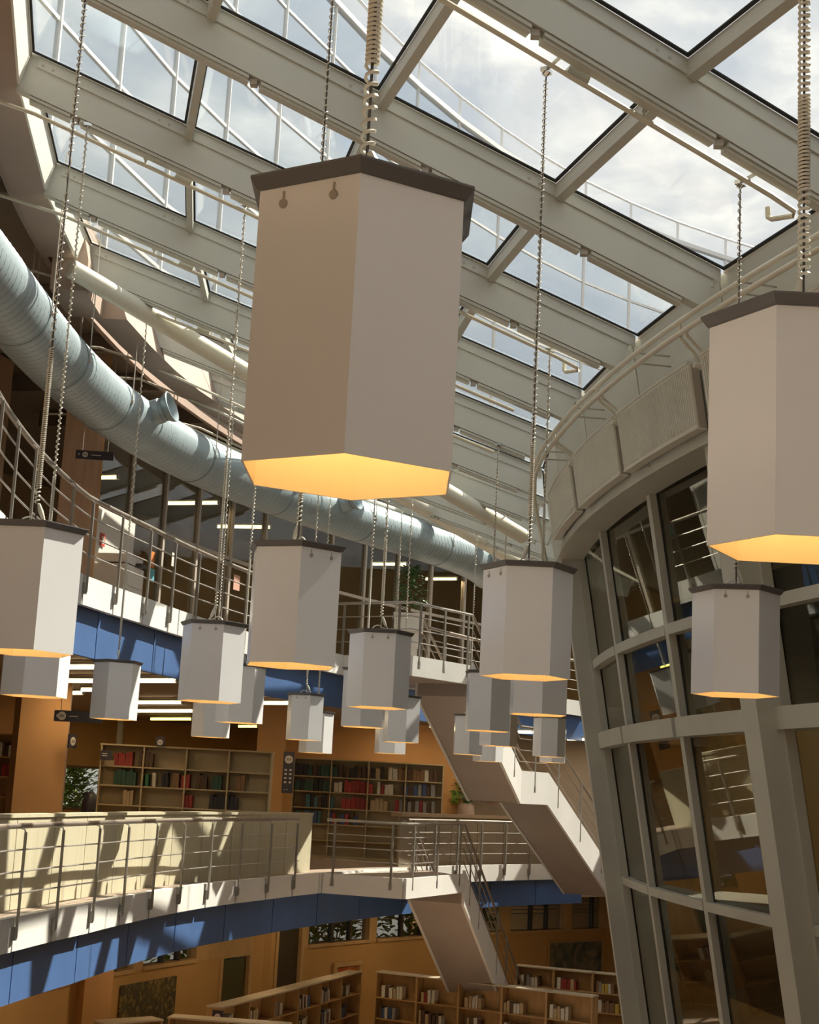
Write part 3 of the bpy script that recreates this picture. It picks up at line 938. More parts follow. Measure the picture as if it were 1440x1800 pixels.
# ---- round tie tube below the roof ----------------------------------
a, b = W(-4.45, 18.33, 6.31), W(1.88, 24.43, 4.21)
tt = thing('tie_tube', 'thick cream round tube slanting below the rafters', 'beam', tuple(b))
mb = MB(); mb.tube([a + (b - a) * k / 6 for k in range(7)], 0.125, 20); mb.build('tube', pipe_cream, tt, True)
for k in (0.52,):
    p = a + (b - a) * k; d = (b - a).normalized()
    mb = MB(); mb.tube([p - d * 0.03, p + d * 0.03], 0.130, 20); mb.build('weld_collar', pipe_cream, tt, True)
c0, c1 = W(-1.3, 25.5, 5.62), W(2.46, 32.5, 5.02)
t2 = thing('tie_tube', 'second cream tube farther off, lying beyond the ventilation duct end', 'beam', tuple(c1))
mb = MB(); mb.tube([c0 + (c1 - c0) * k / 6 for k in range(7)], 0.16, 20); mb.build('tube', pipe_cream, t2, True)

# ---- spiral ventilation duct ------------------------------------------
DC = [(9.0, 34.05), (4.85, 33.86), (1.2, 33.58), (-1.83, 33.47), (-5.15, 33.14), (-10.98, 32.70), (-14.93, 32.20), (-18.91, 31.59), (-23.11, 31.10), (-27.6, 31.06), (-31, 31.6)]
dth = [-c[0] for c in DC]; drh = [c[1] for c in DC]
cof = np.polyfit(dth, drh, 4)
def dc(th): return pol(float(np.polyval(cof, -th)), th, 5.2)
DR = 0.41
duct = thing('ventilation_duct', 'big curved galvanised spiral duct hanging below the upper ceiling', 'duct', tuple(dc(-5) - Vector((0, 0, DR))))
joints = [9.5, 4.4, 1.1, -2.5, -8.5, -13.5, -18.5, -24, -30.5]
for a, b in zip(joints[:-1], joints[1:]):
    n = max(3, int((a - b) / 0.9))
    mb = MB(); mb.tube([dc(a + (b - a) * k / n) for k in range(n + 1)], DR, 36); seg = mb.build('duct_segment', duct_m, duct, True)
    # spiral lock seam
    mb = MB()
    th = a
    while th > b:
        c, d = dc(th), (dc(th - 0.3) - dc(th + 0.3)).normalized()
        X = d.cross(Vector((0, 0, 1))).normalized(); Y = d.cross(X)
        rows = []
        N = 28
        for rr_, off in ((DR + 0.0002, -0.006), (DR + 0.003, -0.002), (DR + 0.003, 0.002), (DR + 0.0002, 0.006)):
            rows.append([c + d * (off + 0.09 * k / N) + (X * math.cos(2 * math.pi * k / N) + Y * math.sin(2 * math.pi * k / N)) * rr_ for k in range(N + 1)])
        mb.quad_strip(rows)
        th -= 0.26
    mb.build('spiral_seam', duct_seam, seg, True)
    d = (dc(b - 0.2) - dc(b + 0.2)).normalized()
    mb = MB(); mb.tube([dc(b) - d * 0.03, dc(b) + d * 0.03], DR + 0.008, 36); mb.build('joint_band', duct_seam, duct, True)
    for s in (-1, 1):
        X = d.cross(Vector((0, 0, 1))).normalized()
        p = dc(b) + X * s * (DR + 0.01)
        mb = MB(); mb.tube([p, Vector((p.x, p.y, 7.15 + E))], 0.008, 5); mb.build('hanger_rod', pipe_grey, duct)
        mb = MB(); mb.box(p, (0.04, 0.04, 0.05)); mb.build('hanger_lug', pipe_grey, duct)
for th, side in ((-4.4, 0.35), (-16.5, 0.2), (-28.5, 0.3)):    # air outlets with flared mouths
    c = dc(th); d = (dc(th - 0.3) - dc(th + 0.3)).normalized()
    X = Vector((CX - c.x, CY - c.y, 0)).normalized()
    ax = (X * 0.88 + Vector((0, 0, 0.30)) - d * 0.12).normalized()
    s = c + ax * (DR - 0.06)
    mb = MB(); mb.lathe(s, [(0.19, 0), (0.19, 0.16), (0.175, 0.17), (0.175, 0.22), (0.19, 0.23), (0.22, 0.28), (0.235, 0.33), (0.225, 0.335), (0.19, 0.30), (0.16, 0.24), (0.16, 0.1)], 28, ax)
    nz = mb.build('air_outlet', duct_m, duct, True)
    mb = MB(); mb.tube([s + ax * 0.195, s + ax * 0.215], 0.182, 24); mb.build('damper_band', duct_seam, nz, True)

# service pipes above the duct
def run_pipe(name, label, pts, r, m, cat='pipe', hang=None):
    o = thing(name, label, cat, tuple(pts[0]))
    mb = MB(); mb.tube(pts, r, 10); mb.build('pipe', m, o, True)
    if hang:
        for p in pts[1:-1:2]:
            mb = MB(); mb.tube([p, Vector((p.x, p.y, hang + E))], 0.007, 4); mb.build('hanger_rod', pipe_grey, o)
    return o
run_pipe('service_pipe', 'beige service pipe running just above the spiral duct', [pol(float(np.polyval(cof, -t)) + 0.36, t, 5.78) for t in np.arange(9, -30, -1.6)], 0.065, pipe_cream, hang=7.15)
run_pipe('sprinkler_pipe', 'thin pipe crossing under the soffit to the tie tube', [pol(35.5, -4.2, 6.35), pol(33.9, -4.6, 6.35), pol(33.3, -5.0, 6.22), pol(31.6, -6.0, 5.6)], 0.02, pipe_cream)
run_pipe('sprinkler_pipe', 'thin pipe running below the pink soffit near the air outlet', [pol(35.5, -6.8, 6.3), pol(33.7, -7.2, 6.3), pol(32.6, -8.6, 6.0), pol(31.2, -11, 5.5)], 0.02, pipe_cream)
run_pipe('sprinkler_pipe', 'thin pipe leaving the ceiling behind the air outlet', [pol(36, -10.4, 6.2), pol(34.1, -10.6, 6.2), pol(33.4, -11.4, 6.1), pol(32.2, -14.5, 5.7)], 0.02, pipe_cream)

# ---- radiators and pipes on the drum fascia ----------------------------
RADS = [(-1.05, 3.35, 'slim white panel radiator at the far end of the curved fascia'), (3.8, 7.95, 'white panel radiator second from the far end of the curved fascia'),
        (8.3, 12.6, 'white ribbed panel radiator in the middle of the curved fascia'), (13.15, 17.4, 'white panel radiator partly behind the lamp at the picture edge'),
        (17.9, 22.0, 'white panel radiator hidden mostly behind the lamp at the picture edge')]
for a, b, lab in RADS:
    z0, z1 = 3.40, 3.99
    rd = thing('radiator', lab, 'radiator', tuple(pol(27.1, (a + b) / 2, z0)), 'panel radiators on the drum')
    lean(a, b, z0, z1, 0.13, 0.15).build('panel', rad_white, rd)
    mb = MB()
    n = int((b - a) / 0.085)
    for k in range(n):
        t = a + 0.06 + (b - a - 0.12) * k / (n - 1)
        mb.hexa([pol(rr(z0 + .03) + 0.15, t, z0 + .03), pol(rr(z0 + .03) + 0.15, t + 0.04, z0 + .03), pol(rr(z0 + .03) + 0.158, t + 0.04, z0 + .03), pol(rr(z0 + .03) + 0.158, t, z0 + .03),
                 pol(rr(z1 - .03) + 0.15, t, z1 - .03), pol(rr(z1 - .03) + 0.15, t + 0.04, z1 - .03), pol(rr(z1 - .03) + 0.158, t + 0.04, z1 - .03), pol(rr(z1 - .03) + 0.158, t, z1 - .03)])
    f_ = mb.build('convector_rib', rad_white, rd); f_['kind'] = 'stuff'
    lean(a, b, z1, z1 + 0.02, 0.06, 0.16).build('top_grille', rad_white, rd)
    lean(a, b, z0 - 0.015, z0, 0.06, 0.16).build('bottom_lip', rad_white, rd)
    for t in (a, b - 0.03):
        lean(t, t + 0.03, z0, z1, 0.05, 0.128).build('side_cover', pipe_grey, rd)
    mb = MB(); mb.tube([pol(rr(3.9) + 0.1, a - 0.02, 3.92), pol(rr(3.9) + 0.1, a - 0.28, 3.92)], 0.022, 8); mb.lathe(pol(rr(3.9) + 0.1, a - 0.12, 3.92), [(0.0, 0), (0.03, 0.0), (0.03, 0.1), (0, 0.1)], 10, pol(30, a, 0) - pol(27, a, 0)); mb.build('valve', rad_white, rd)
    mb = MB(); mb.tube([pol(rr(3.45) + 0.1, a - 0.02, 3.46), pol(rr(3.45) + 0.1, a - 0.22, 3.46)], 0.02, 8); mb.build('return_elbow', pipe_grey, rd)
    lean(a + 0.8, a + 0.95, z0 + 0.05, z1 - 0.05, 0.02, 0.07).build('wall_bracket', pipe_grey, rd)
    lean(b - 0.95, b - 0.8, z0 + 0.05, z1 - 0.05, 0.02, 0.07).build('wall_bracket', pipe_grey, rd)
for k, (dz, dr, lab) in enumerate(((4.25, 0.36, 'upper heating pipe along the top of the curved fascia'), (4.15, 0.36, 'lower heating pipe along the top of the curved fascia'))):
    pts = [pol(rr(dz) + dr, t, dz) for t in np.arange(27, 0.6, -1.2)] + [pol(rr(dz) + dr, 0.0 + 0.3 * k, dz - 0.05), pol(rr(4.2) + 0.30, -0.9, 3.9), pol(rr(3.2) + .28, -1.5, 3.2), pol(rr(2.2) + .3, -1.5, 2.2)]
    o = run_pipe('heating_pipe', lab, pts, 0.026, pipe_cream)
    for a, b, _ in RADS[1:4]:
        t = a - 0.28 + 0.25 * k
        mb = MB(); mb.tube([pol(rr(dz) + dr, t + 0.5, dz), pol(rr(4.3) + 0.3, t + 0.35, 4.12), pol(rr(4.1) + 0.14, t + 0.05, 4.05), pol(rr(3.95) + 0.1, t, 3.95), pol(rr(3.5) + 0.1, t, 3.46 if k else 3.9)], 0.016, 7); mb.build('branch', pipe_cream, o, True)
    for t in np.arange(25, 1, -4.6):
        mb = MB(); mb.tube([pol(rr(dz) + dr, t, dz), pol(rr(dz) - 0.02, t, dz)], 0.009, 6); mb.build('pipe_clip', pipe_grey, o)

# ---- railings ---------------------------------------------------------
def railing(name, label, zf, edge, posts, loc_th):
    o = thing(name, label, 'railing', tuple(pol(edge(loc_th), loc_th, zf)))
    t0, t1 = posts[0] + 0.3, posts[-1] - 0.3
    ts = np.linspace(t0, t1, max(3, int(abs(t0 - t1) / 0.9)))
    mb = MB(); mb.tube([pol(edge(t) + 0.02, t, zf + 1.07) for t in ts], 0.034, 10); mb.build('handrail', rail_brown, o, True)
    for h in (0.80, 0.55, 0.30):
        mb = MB(); mb.tube([pol(edge(t) - 0.02, t, zf + h) for t in ts], 0.011, 6); mb.build('rail', steel, o, True)
    for t in posts:
        q = edge(t)
        mb = MB()
        tan = far_dir(t)
        mb.bar(pol(q - 0.045, t, zf - 0.20), pol(q - 0.045, t, zf + 1.0), 0.045, 0.028, Vector((pol(1, t, 0) - pol(0, t, 0)).normalized()))
        p = mb.build('post', post_m, o)
        mb = MB(); mb.tube([pol(q - 0.045, t, zf + 0.99), pol(q - 0.03, t, zf + 1.03), pol(q + 0.0, t, zf + 1.04), pol(q + 0.02, t, zf + 1.05)], 0.010, 6); mb.build('handrail_bracket', steel, p)
        mb = MB(); rad = (pol(1, t, 0) - pol(0, t, 0)).normalized(); mb.box(pol(q - 0.022, t, zf - 0.15), (0.05, 0.085, 0.15), (rad, tan, Vector((0, 0, 1)))); mb.build('base_bracket', post_m, p)
    return o
railing('gallery_railing', 'steel railing of three bars along the curved upper gallery', Z3, e3, POST3, -3)
railing('gallery_railing', 'steel railing of three bars along the curved middle gallery', Z2, e2f, POST2[:-1], -8)
railing('gallery_railing', 'upper gallery railing beyond the stairs', Z3, e3, POST3F, -30)
railing('gallery_railing', 'middle gallery railing beyond the stairs with a dark handrail', Z2, e2f, POST2F, -35)

def straight_rail(root, pts, heights=(0.80, 0.55, 0.30), rail_m=rail_brown):
    # pts: 3-D polyline of the walking line edge (z relative to the eye)
    for h, r, nm in ((1.07, 0.028, 'handrail'),) + tuple((h, 0.011, 'rail') for h in heights):
        mb = MB(); mb.tube([W(p[0], p[1], p[2] + h) for p in pts], r, 8); mb.build(nm, rail_m, root, True)
def post_at(root, x, y, z, n, ext=0.2):
    mb = MB(); nv = Vector((n[0], n[1], 0)).normalized()
    c = Vector((x, y, 0)) + nv * 0.05
    mb.bar(W(c.x, c.y, z - ext), W(c.x, c.y, z + 1.04), 0.045, 0.028, nv)
    p = mb.build('post', post_m, root)
    mb = MB(); c = Vector((x, y, 0)) + nv * 0.03
    mb.box(W(c.x, c.y, z - ext + 0.06), (0.06, 0.09, 0.15), (nv, Vector((-nv.y, nv.x, 0)), Vector((0, 0, 1)))); mb.build('base_bracket', post_m, p)

def landing_rail(land, zf, label, ends=3):
    o = thing('landing_railing', label, 'railing', tuple(W(land[1][0], land[1][1], zf)))
    straight_rail(o, [(x, y, zf) for x, y in land[:3]], rail_m=steel)
    for k in range(2):
        p, q = Vector(land[k]), Vector(land[k + 1])
        d = (q - p).normalized(); n = (d.y, -d.x)
        for u in ((0.12, 0.85) if k == 0 else (0.10, 0.5, 0.9)):
            c = p + (q - p) * u
            post_at(o, c.x, c.y, zf, n)
landing_rail(LAND3, Z3, 'steel railing around the upper stair landing by the white planter')
landing_rail(LAND2, Z2, 'steel railing around the middle stair landing')

# ---- stairs ---------------------------------------------------------------
def flight(root, a, b, width, n, side=1, depth=0.62, rails=True, tag_posts=(0.15, 0.5, 0.85)):
    # a,b: top and bottom nosing points on the visible side (x,y,z rel eye); the flight lies to the left of a->b
    A, B = Vector(a), Vector(b)
    h = Vector((B.x - A.x, B.y - A.y, 0)); L = h.length; u = h.normalized()
    w = Vector((-u.y, u.x, 0)) * width * side
    off = Vector((0, 0, E))
    t = -w.normalized() * 0.06
    mb = MB()   # stringer on the visible side
    up_, dn = Vector((0, 0, 0.10)), Vector((0, 0, -depth))
    mb.hexa([A + dn + off, B + dn + off, B + dn + off + t, A + dn + off + t, A + up_ + off, B + up_ + off, B + up_ + off + t, A + up_ + off + t]); mb.build('stringer', concrete_white, root)
    mb = MB()
    mb.hexa([A + w + dn + off, B + w + dn + off, B + w + dn + off - t, A + w + dn + off - t, A + w + up_ + off, B + w + up_ + off, B + w + up_ + off - t, A + w + up_ + off - t]); mb.build('stringer', concrete_white, root)
    mb = MB()
    s0, s1 = Vector((0, 0, -depth + 0.02)), Vector((0, 0, -0.30))
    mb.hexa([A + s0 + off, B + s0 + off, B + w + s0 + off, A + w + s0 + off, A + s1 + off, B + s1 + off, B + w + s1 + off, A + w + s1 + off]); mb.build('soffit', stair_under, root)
    for k in range(n):
        f0, f1 = k / n, (k + 1) / n
        z = A.z + (B.z - A.z) * f1
        p, q = A + u * L * f0, A + u * L * f1
        mb = MB()
        P = [Vector((p.x, p.y, z - 0.05)), Vector((q.x, q.y, z - 0.05))]
        mb.hexa([P[0] + off, P[1] + off, P[1] + w + off, P[0] + w + off] + [v + Vector((0, 0, 0.05)) + off for v in (P[0], P[1], P[1] + w, P[0] + w)])
        mb.build('tread', tread_m, root)
    if rails:
        for s, ww in ((0, Vector((0, 0, 0))), (1, w)):
            pts = [tuple(A + ww), tuple(B + ww)]
            straight_rail(root, pts, heights=(0.80, 0.55, 0.30))
            for f in tag_posts:
                c = A + ww + (B - A) * f
                nrm = (-w.x, -w.y) if s == 0 else (w.x, w.y)
                post_at(root, c.x, c.y, c.z, nrm, 0.35)
st = thing('staircase', 'upper staircase with pale stringers and a mid landing, climbing to the upper gallery', 'staircase', tuple(W(3.4, 35, -1.68)))
m0, m1 = (2.72, 34.0, 0.50), (3.44, 35.2, 0.50)
flight(st, (1.41, 31.03, Z3), m0, 1.15, 12)
mb = MB()
A, B = Vector(m0), Vector(m1)
u = (B - A).normalized(); w = Vector((-u.y, u.x, 0)) * 1.15
off = Vector((0, 0, E))
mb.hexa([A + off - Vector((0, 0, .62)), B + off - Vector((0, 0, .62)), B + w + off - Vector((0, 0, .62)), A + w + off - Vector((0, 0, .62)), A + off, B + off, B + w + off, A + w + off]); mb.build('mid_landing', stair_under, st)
t = -w.normalized() * 0.06
mb = MB(); dn, up_ = Vector((0, 0, -.62)), Vector((0, 0, .10))
mb.hexa([A + dn + off, B + dn + off, B + dn + off + t, A + dn + off + t, A + up_ + off, B + up_ + off, B + up_ + off + t, A + up_ + off + t]); mb.build('stringer', concrete_white, st)
straight_rail(st, [m0, m1]); post_at(st, *(A + (B - A) * 0.5), (-w.x, -w.y), 0.35)
flight(st, m1, (5.35, 38.3, Z2), 1.15, 12)
st2 = thing('staircase', 'lower staircase with pale stringer descending from the middle landing to the ground floor', 'staircase', tuple(W(3.0, 38, Z1)))
flight(st2, (1.53, 33.34, Z2), (3.55, 39.6, Z1), 1.15, 24, tag_posts=(0.07, 0.2, 0.47, 0.62, 0.8))

# ---- parapet behind the middle railing ---------------------------------
par = thing('parapet', 'beige panelled parapet standing behind the middle gallery railing', 'parapet', tuple(pol(33.3, -8, Z2)))
tt_ = list(np.arange(13, -22.5, -2.16))
for a, b in zip(tt_[:-1], tt_[1:]):
    mb = MB(); rows = []
    for k in range(3):
        th = a - 0.02 + (b - a + 0.04) * k / 2
        q = e2f(th) + 0.48
        rows.append([pol(q, th, Z2), pol(q + 0.06, th, Z2), pol(q + 0.06, th, -0.55), pol(q, th, -0.55)])
    mb.sweep(rows); mb.build('panel', parapet_m, par)
    mb = MB(); rows = []
    for k in range(3):
        th = a + (b - a) * k / 2
        q = e2f(th) + 0.46
        rows.append([pol(q, th, -0.549), pol(q + 0.14, th, -0.549), pol(q + 0.14, th, -0.505), pol(q, th, -0.505)])
    mb.sweep(rows); mb.build('capping', parapet_m, par)
par_shaded = mat('parapet_shaded', (0.24, 0.19, 0.13), 0.6)  # the beige parapet darkened to brown, its shade painted into the colour
par2 = thing('parapet', 'beige parapet with shade painted in as brown behind the far middle railing', 'parapet', tuple(pol(33.1, -35, Z2)))
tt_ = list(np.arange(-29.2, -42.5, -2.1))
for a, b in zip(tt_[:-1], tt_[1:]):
    mb = MB(); mb.ring([(33.05, Z2), (33.11, Z2), (33.11, -0.55), (33.05, -0.55)], a - 0.02, b + 0.02); mb.build('panel', par_shaded, par2)
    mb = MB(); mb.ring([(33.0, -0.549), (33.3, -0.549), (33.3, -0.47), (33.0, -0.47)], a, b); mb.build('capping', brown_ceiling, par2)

# ---- columns --------------------------------------------------------------
def column(x, y, w, d, z0, z1, ang, m, m2=None):
    o = struct('column', tuple(W(x, y, z0)))
    u = Vector((math.cos(ang), math.sin(ang), 0)); v = Vector((-u.y, u.x, 0))
    mb = MB(); mb.box(W(x, y, (z0 + z1) / 2), (w, d, z1 - z0), (u, v, Vector((0, 0, 1)))); mb.build('shaft', m, o)
    mb = MB(); mb.box(W(x, y, z0 + 0.06), (w + 0.03, d + 0.03, 0.12), (u, v, Vector((0, 0, 1)))); mb.build('plinth', m2 or m, o)
    mb = MB(); c = Vector((x, y, 0)) + u * (w / 2 + 0.012); mb.box(W(c.x, c.y, (z0 + z1) / 2), (0.024, d * 0.98, z1 - z0 - 0.3), (u, v, Vector((0, 0, 1)))); mb.build('side_cladding', m2 or m, o)
column(-6.38, 27.3, 0.86, 0.60, Z2, 1.73, 0.42, orange_m, pink_m)
column(-2.78, 33.6, 0.60, 0.5, Z2, 1.73, 0.1, orange_m, orange_m)
column(-5.45, 24.45, 0.62, 0.55, Z3, 7.1, 0.25, orange_wood, orange_m)
column(-8.6, 33.5, 0.5, 0.5, Z2, 1.73, 0.3, orange_m)
column(-3.1, 37.2, 0.5, 0.5, Z1, -2.55, 0.5, yellow_m, yellow_m)
column(-5.6, 30.2, 0.55, 0.5, Z1, -2.55, 0.6, orange_m, orange_m)

# ---- ceiling tube lamps ------------------------------------------------------
TUBES = [((-5.07, 23.21), (-4.64, 22.94), 0), ((-4.40, 25.63), (-3.75, 25.17), 0), ((-5.67, 33.02), (-4.58, 32.06), 0), ((-6.41, 37.25), (-4.82, 35.72), 0),
         ((-6.76, 41.74), (-5.47, 40.36), 1), ((-5.63, 26.49), (-5.25, 26.25), 0), ((-4.58, 43.9), (-3.98, 43.18), 1), ((-2.74, 30.66), (-2.13, 30.15), 0),
         ((-1.51, 40.24), (-1.0, 39.7), 1), ((-9.29, 35.49), (-8.64, 35.16), 0), ((-8.5, 35.1), (-7.9, 34.8), 0), ((-6.1, 29.2), (-5.2, 28.6), 0), ((0.9, 37.4), (1.3, 37.0), 0), ((2.9, 38.2), (3.4, 37.8), 0), ((3.5, 37.7), (3.9, 37.4), 0), ((4.6, 41), (5.2, 40.5), 0),
         ((-7.6, 39.5), (-6.6, 38.6), 1), ((-7.2, 31), (-6.3, 30.3), 0), ((-0.5, 38), (0.3, 37.3), 0)]
tube_light = bpy.data.lights.new('tube_light', 'AREA')
tube_light.shape = 'RECTANGLE'; tube_light.size = 1.1; tube_light.size_y = 0.10
tube_light.energy = 13
tube_light.color = (1.0, 0.72, 0.42)
def tube_fixture(a, b, z, m, label, group, minlen=0.9):
    A, B = W(a[0], a[1], z), W(b[0], b[1], z)
    d = (B - A)
    c = (A + B) / 2
    L = max(d.length, minlen); d.normalize()
    o = thing('tube_lamp', label, 'lamp', tuple(c), group)
    mb = MB(); mb.tube([c - d * L / 2, c + d * L / 2], 0.032, 10); mb.build('tube', m, o, True)
    mb = MB(); mb.bar(c - d * L / 2 + Vector((0, 0, 0.06)), c + d * L / 2 + Vector((0, 0, 0.06)), 0.11, 0.04); mb.build('housing', roof_white, o)
    for s in (-1, 1):
        mb = MB(); mb.box(c + d * s * (L / 2 + 0.015) + Vector((0, 0, 0.02)), (0.03, 0.06, 0.10), (d, d.cross(Vector((0, 0, 1))), Vector((0, 0, 1)))); mb.build('end_cap', roof_white, o)
    lo = bpy.data.objects.new('tube_light', tube_light); COL.objects.link(lo); lo.parent = o
    lo.rotation_euler = (0, 0, math.atan2(d.y, d.x)); lo.location = (0, 0, -0.04)
for a, b, k in TUBES:
    tube_fixture(a, b, 1.62, tube_yellow if k else tube_warm, 'yellow glowing tube lamp deep under the middle gallery ceiling' if k else 'warm white glowing tube lamp under the middle gallery ceiling', 'yellow tubes of the middle gallery' if k else 'tubes of the middle gallery')
for a, b in (((-5.16, 31.76), (-4.05, 31.40)), ((-4.40, 34.42), (-3.17, 34.14)), ((-0.6, 38.98), (-0.3, 38.88)), ((0.72, 41.29), (1.21, 41.1)), ((-6.6, 29.5), (-5.8, 29.2))):
    tube_fixture(a, b, 5.8, tube_warm, 'warm tube lamp glowing behind the upper glazed partition', 'tubes of the upper rooms')
for t in (-24, -30, -36, -42, -18, -12, -6, 0, 6):  # extra lamps hidden from view, added to light the ground floor
    p, q = pol(34.2, t, -2.72), pol(35.2, t, -2.72)
    tube_fixture((p.x, p.y), (q.x, q.y), -2.66, tube_warm, 'unseen tube lamp added under the ground floor ceiling beside the clerestory', 'added tubes of the ground floor')
dl = thing('downlight', 'small round downlight at the top of the timber column', 'lamp', tuple(W(-5.0, 24.35, 5.5)))
mb = MB(); mb.lathe(W(-5.0, 24.35, 5.5), [(0.0, 0.02), (0.085, 0.015), (0.10, 0.0), (0.10, 0.10), (0, 0.12)], 16); mb.build('housing', tube_warm, dl, True)
mb = MB(); mb.tube([W(-5.0, 24.35, 5.61), W(-5.0, 24.35, 7.15)], 0.012, 6); mb.build('stem', pipe_grey, dl)

# ---- bookcases and books --------------------------------------------------------
BOOKC = {'dark red': (0.30, 0.035, 0.025), 'red': (0.42, 0.05, 0.04), 'dark brown': (0.10, 0.055, 0.03), 'brown': (0.24, 0.13, 0.06), 'green': (0.04, 0.20, 0.09), 'dark green': (0.035, 0.09, 0.06), 'white': (0.66, 0.62, 0.52), 'grey': (0.30, 0.29, 0.27), 'black': (0.03, 0.028, 0.03), 'blue': (0.06, 0.10, 0.22), 'teal': (0.08, 0.20, 0.22), 'tan': (0.48, 0.36, 0.20), 'yellow': (0.55, 0.38, 0.07)}
book_mesh = {}
NB = [0]
def book(c, u, wd, dp, h, color, label, group):
    if color not in book_mesh:
        mb = MB()
        mb.box((-0.42, 0, 0.5), (0.10, 1, 1)); mb.box((0.42, 0, 0.5), (0.10, 1, 1)); mb.box((0, -0.47, 0.5), (0.94, 0.06, 1))
        mb.box((0, 0.01, 0.495), (0.80, 0.92, 0.95), None, 1)
        me = mb.mesh('book')
        m = mat('cover_' + color.replace(' ', '_'), BOOKC[color], 0.6, var=0.15, scale=4)
        me.materials.append(m); me.materials.append(paper_m)
        me.polygons.foreach_set('material_index', mb.m)
        book_mesh[color] = me
    o = bpy.data.objects.new('book', book_mesh[color]); COL.objects.link(o)
    o.location = c
    o.rotation_euler = (0, random.uniform(-0.03, 0.03), math.atan2(u.y, u.x))
    o.scale = (wd, dp, h)
    tag(o, label, 'book', group)
    NB[0] += 1
    return o

def bookcase(label, p, q, z0, z1, depth, shelves, m, mtop, side=1, bays=1, back=True, group=None):
    # p,q: plan ends of the front edge; the case lies behind (to the left of p->q when side=1)
    P, Q = Vector((p[0], p[1], 0)), Vector((q[0], q[1], 0))
    u = (Q - P).normalized(); v = Vector((-u.y, u.x, 0)) * side
    L = (Q - P).length
    o = thing('bookcase', label, 'bookcase', tuple(W((p[0] + q[0]) / 2, (p[1] + q[1]) / 2, z0)), group)
    off = Vector((0, 0, E))
    Zv = Vector((0, 0, 1))
    H = z1 - z0
    for k in range(bays + 1):
        c = P + u * (L * k / bays) + v * depth / 2
        mb = MB(); mb.box(c + off + Zv * (z0 + H / 2), (0.03, depth, H), (u, v, Zv)); mb.build('upright', m, o)
    c = P + u * L / 2 + v * depth / 2
    mb = MB(); mb.box(c + off + Zv * (z1 + 0.015), (L + 0.06, depth + 0.03, 0.03), (u, v, Zv)); mb.build('top_board', mtop, o)
    if back:
        mb = MB(); mb.box(P + u * L / 2 + v * (depth - 0.01) + off + Zv * (z0 + H / 2), (L, 0.02, H), (u, v, Zv)); mb.build('back_panel', m, o)
    for zs in shelves:
        for k in range(bays):
            c = P + u * (L * (k + 0.5) / bays) + v * depth / 2
            mb = MB(); mb.box(c + off + Zv * zs, (L / bays - 0.04, depth - 0.02, 0.028), (u, v, Zv)); mb.build('shelf', mtop if False else m, o)
    mb = MB(); mb.box(P + u * L / 2 + v * 0.05 + off + Zv * (z0 + 0.04), (L, 0.02, 0.08), (u, v, Zv)); mb.build('plinth', m, o)
    return P, u, v, L

def fill(P, u, v, s0, s1, zs, hmax, colors, label, group, depth=0.2, tmin=0.028, tmax=0.06, inset=0.04, flip=1):
    s = s0
    while s < s1 - tmin:
        wd = min(random.uniform(tmin, tmax), s1 - s)
        h = hmax * random.uniform(0.72, 1.0)
        col = random.choice(colors)
        c = P + u * (s + wd / 2) + v * (inset + depth / 2) + Vector((0, 0, E + zs + 0.0155))
        uu = u if v.dot(Vector((-u.y, u.x, 0))) > 0 else -u
        book(c, uu, wd * 0.96, depth, h, col, col + ' ' + label, group + ', ' + col)
        s += wd

# long half empty bookcase on the middle gallery
SA = [0.22, -0.15, -0.52, -0.90, -1.28]
P, u, v, L = bookcase('long beige bookcase, half empty, behind the beige parapet', (-5.78, 30.0), (-2.45, 30.0), Z2, 0.62, 0.32, SA, shelf_m, shelf_m, bays=4)
GA = [('dark red', -5.52, -5.15, 0), ('dark brown', -5.06, -4.72, 0), ('dark green', -5.51, -5.06, 1), ('green', -4.9, -4.77, 1), ('white', -4.75, -4.62, 1), ('black', -4.58, -4.42, 1), ('brown', -4.37, -4.20, 1), ('red', -4.19, -3.98, 1),
      ('dark brown', -3.9, -3.64, 1), ('dark green', -3.60, -3.36, 1), ('brown', -3.10, -2.94, 1), ('dark red', -4.15, -3.93, 2), ('black', -3.62, -3.05, 2), ('tan', -5.3, -5.1, 2)]
for col, x0, x1, r in GA:
    fill(P, u, v, x0 + 5.78, x1 + 5.78, SA[r], 0.31, [col], 'book on the %s shelf of the half empty bookcase' % ('top', 'second', 'third')[r], 'books on the half empty bookcase, shelf %d' % r, 0.22, 0.06, 0.09)
# full bookcase beside it
SB = [0.27, -0.09, -0.48, -0.86, -1.24]
P, u, v, L = bookcase('tall beige bookcase packed with dark and red books by the orange wall', (-2.50, 37.5), (1.15, 37.5), Z2, 0.68, 0.32, SB, shelf_m, shelf_m, bays=4)
rowsB = [[(0.0, 1.2, ['black', 'dark brown', 'dark green']), (1.25, 2.2, ['dark brown', 'black', 'tan']), (2.3, 3.55, ['brown', 'dark brown', 'white'])],
         [(0.05, 1.0, ['black', 'dark green']), (1.0, 1.25, ['white']), (1.25, 2.0, ['red', 'dark red']), (2.05, 2.5, ['white', 'dark red']), (2.6, 3.5, ['dark brown', 'blue', 'grey'])],
         [(0.2, 1.1, ['dark brown', 'teal', 'black']), (1.2, 1.85, ['red', 'dark red']), (1.9, 2.4, ['tan', 'white']), (2.5, 3.5, ['dark red', 'dark brown', 'grey'])],
         [(0.1, 0.8, ['blue', 'teal', 'black']), (0.9, 1.7, ['dark brown', 'red', 'blue'])]]
for r, segs in enumerate(rowsB):
    for s0, s1, cols in segs:
        fill(P, u, v, s0, s1, SB[r], 0.31, cols, 'book on the %s shelf of the packed bookcase by the orange wall' % ('top', 'second', 'third', 'fourth')[r], 'books on the packed bookcase, shelf %d' % r, 0.22, 0.085, 0.13)
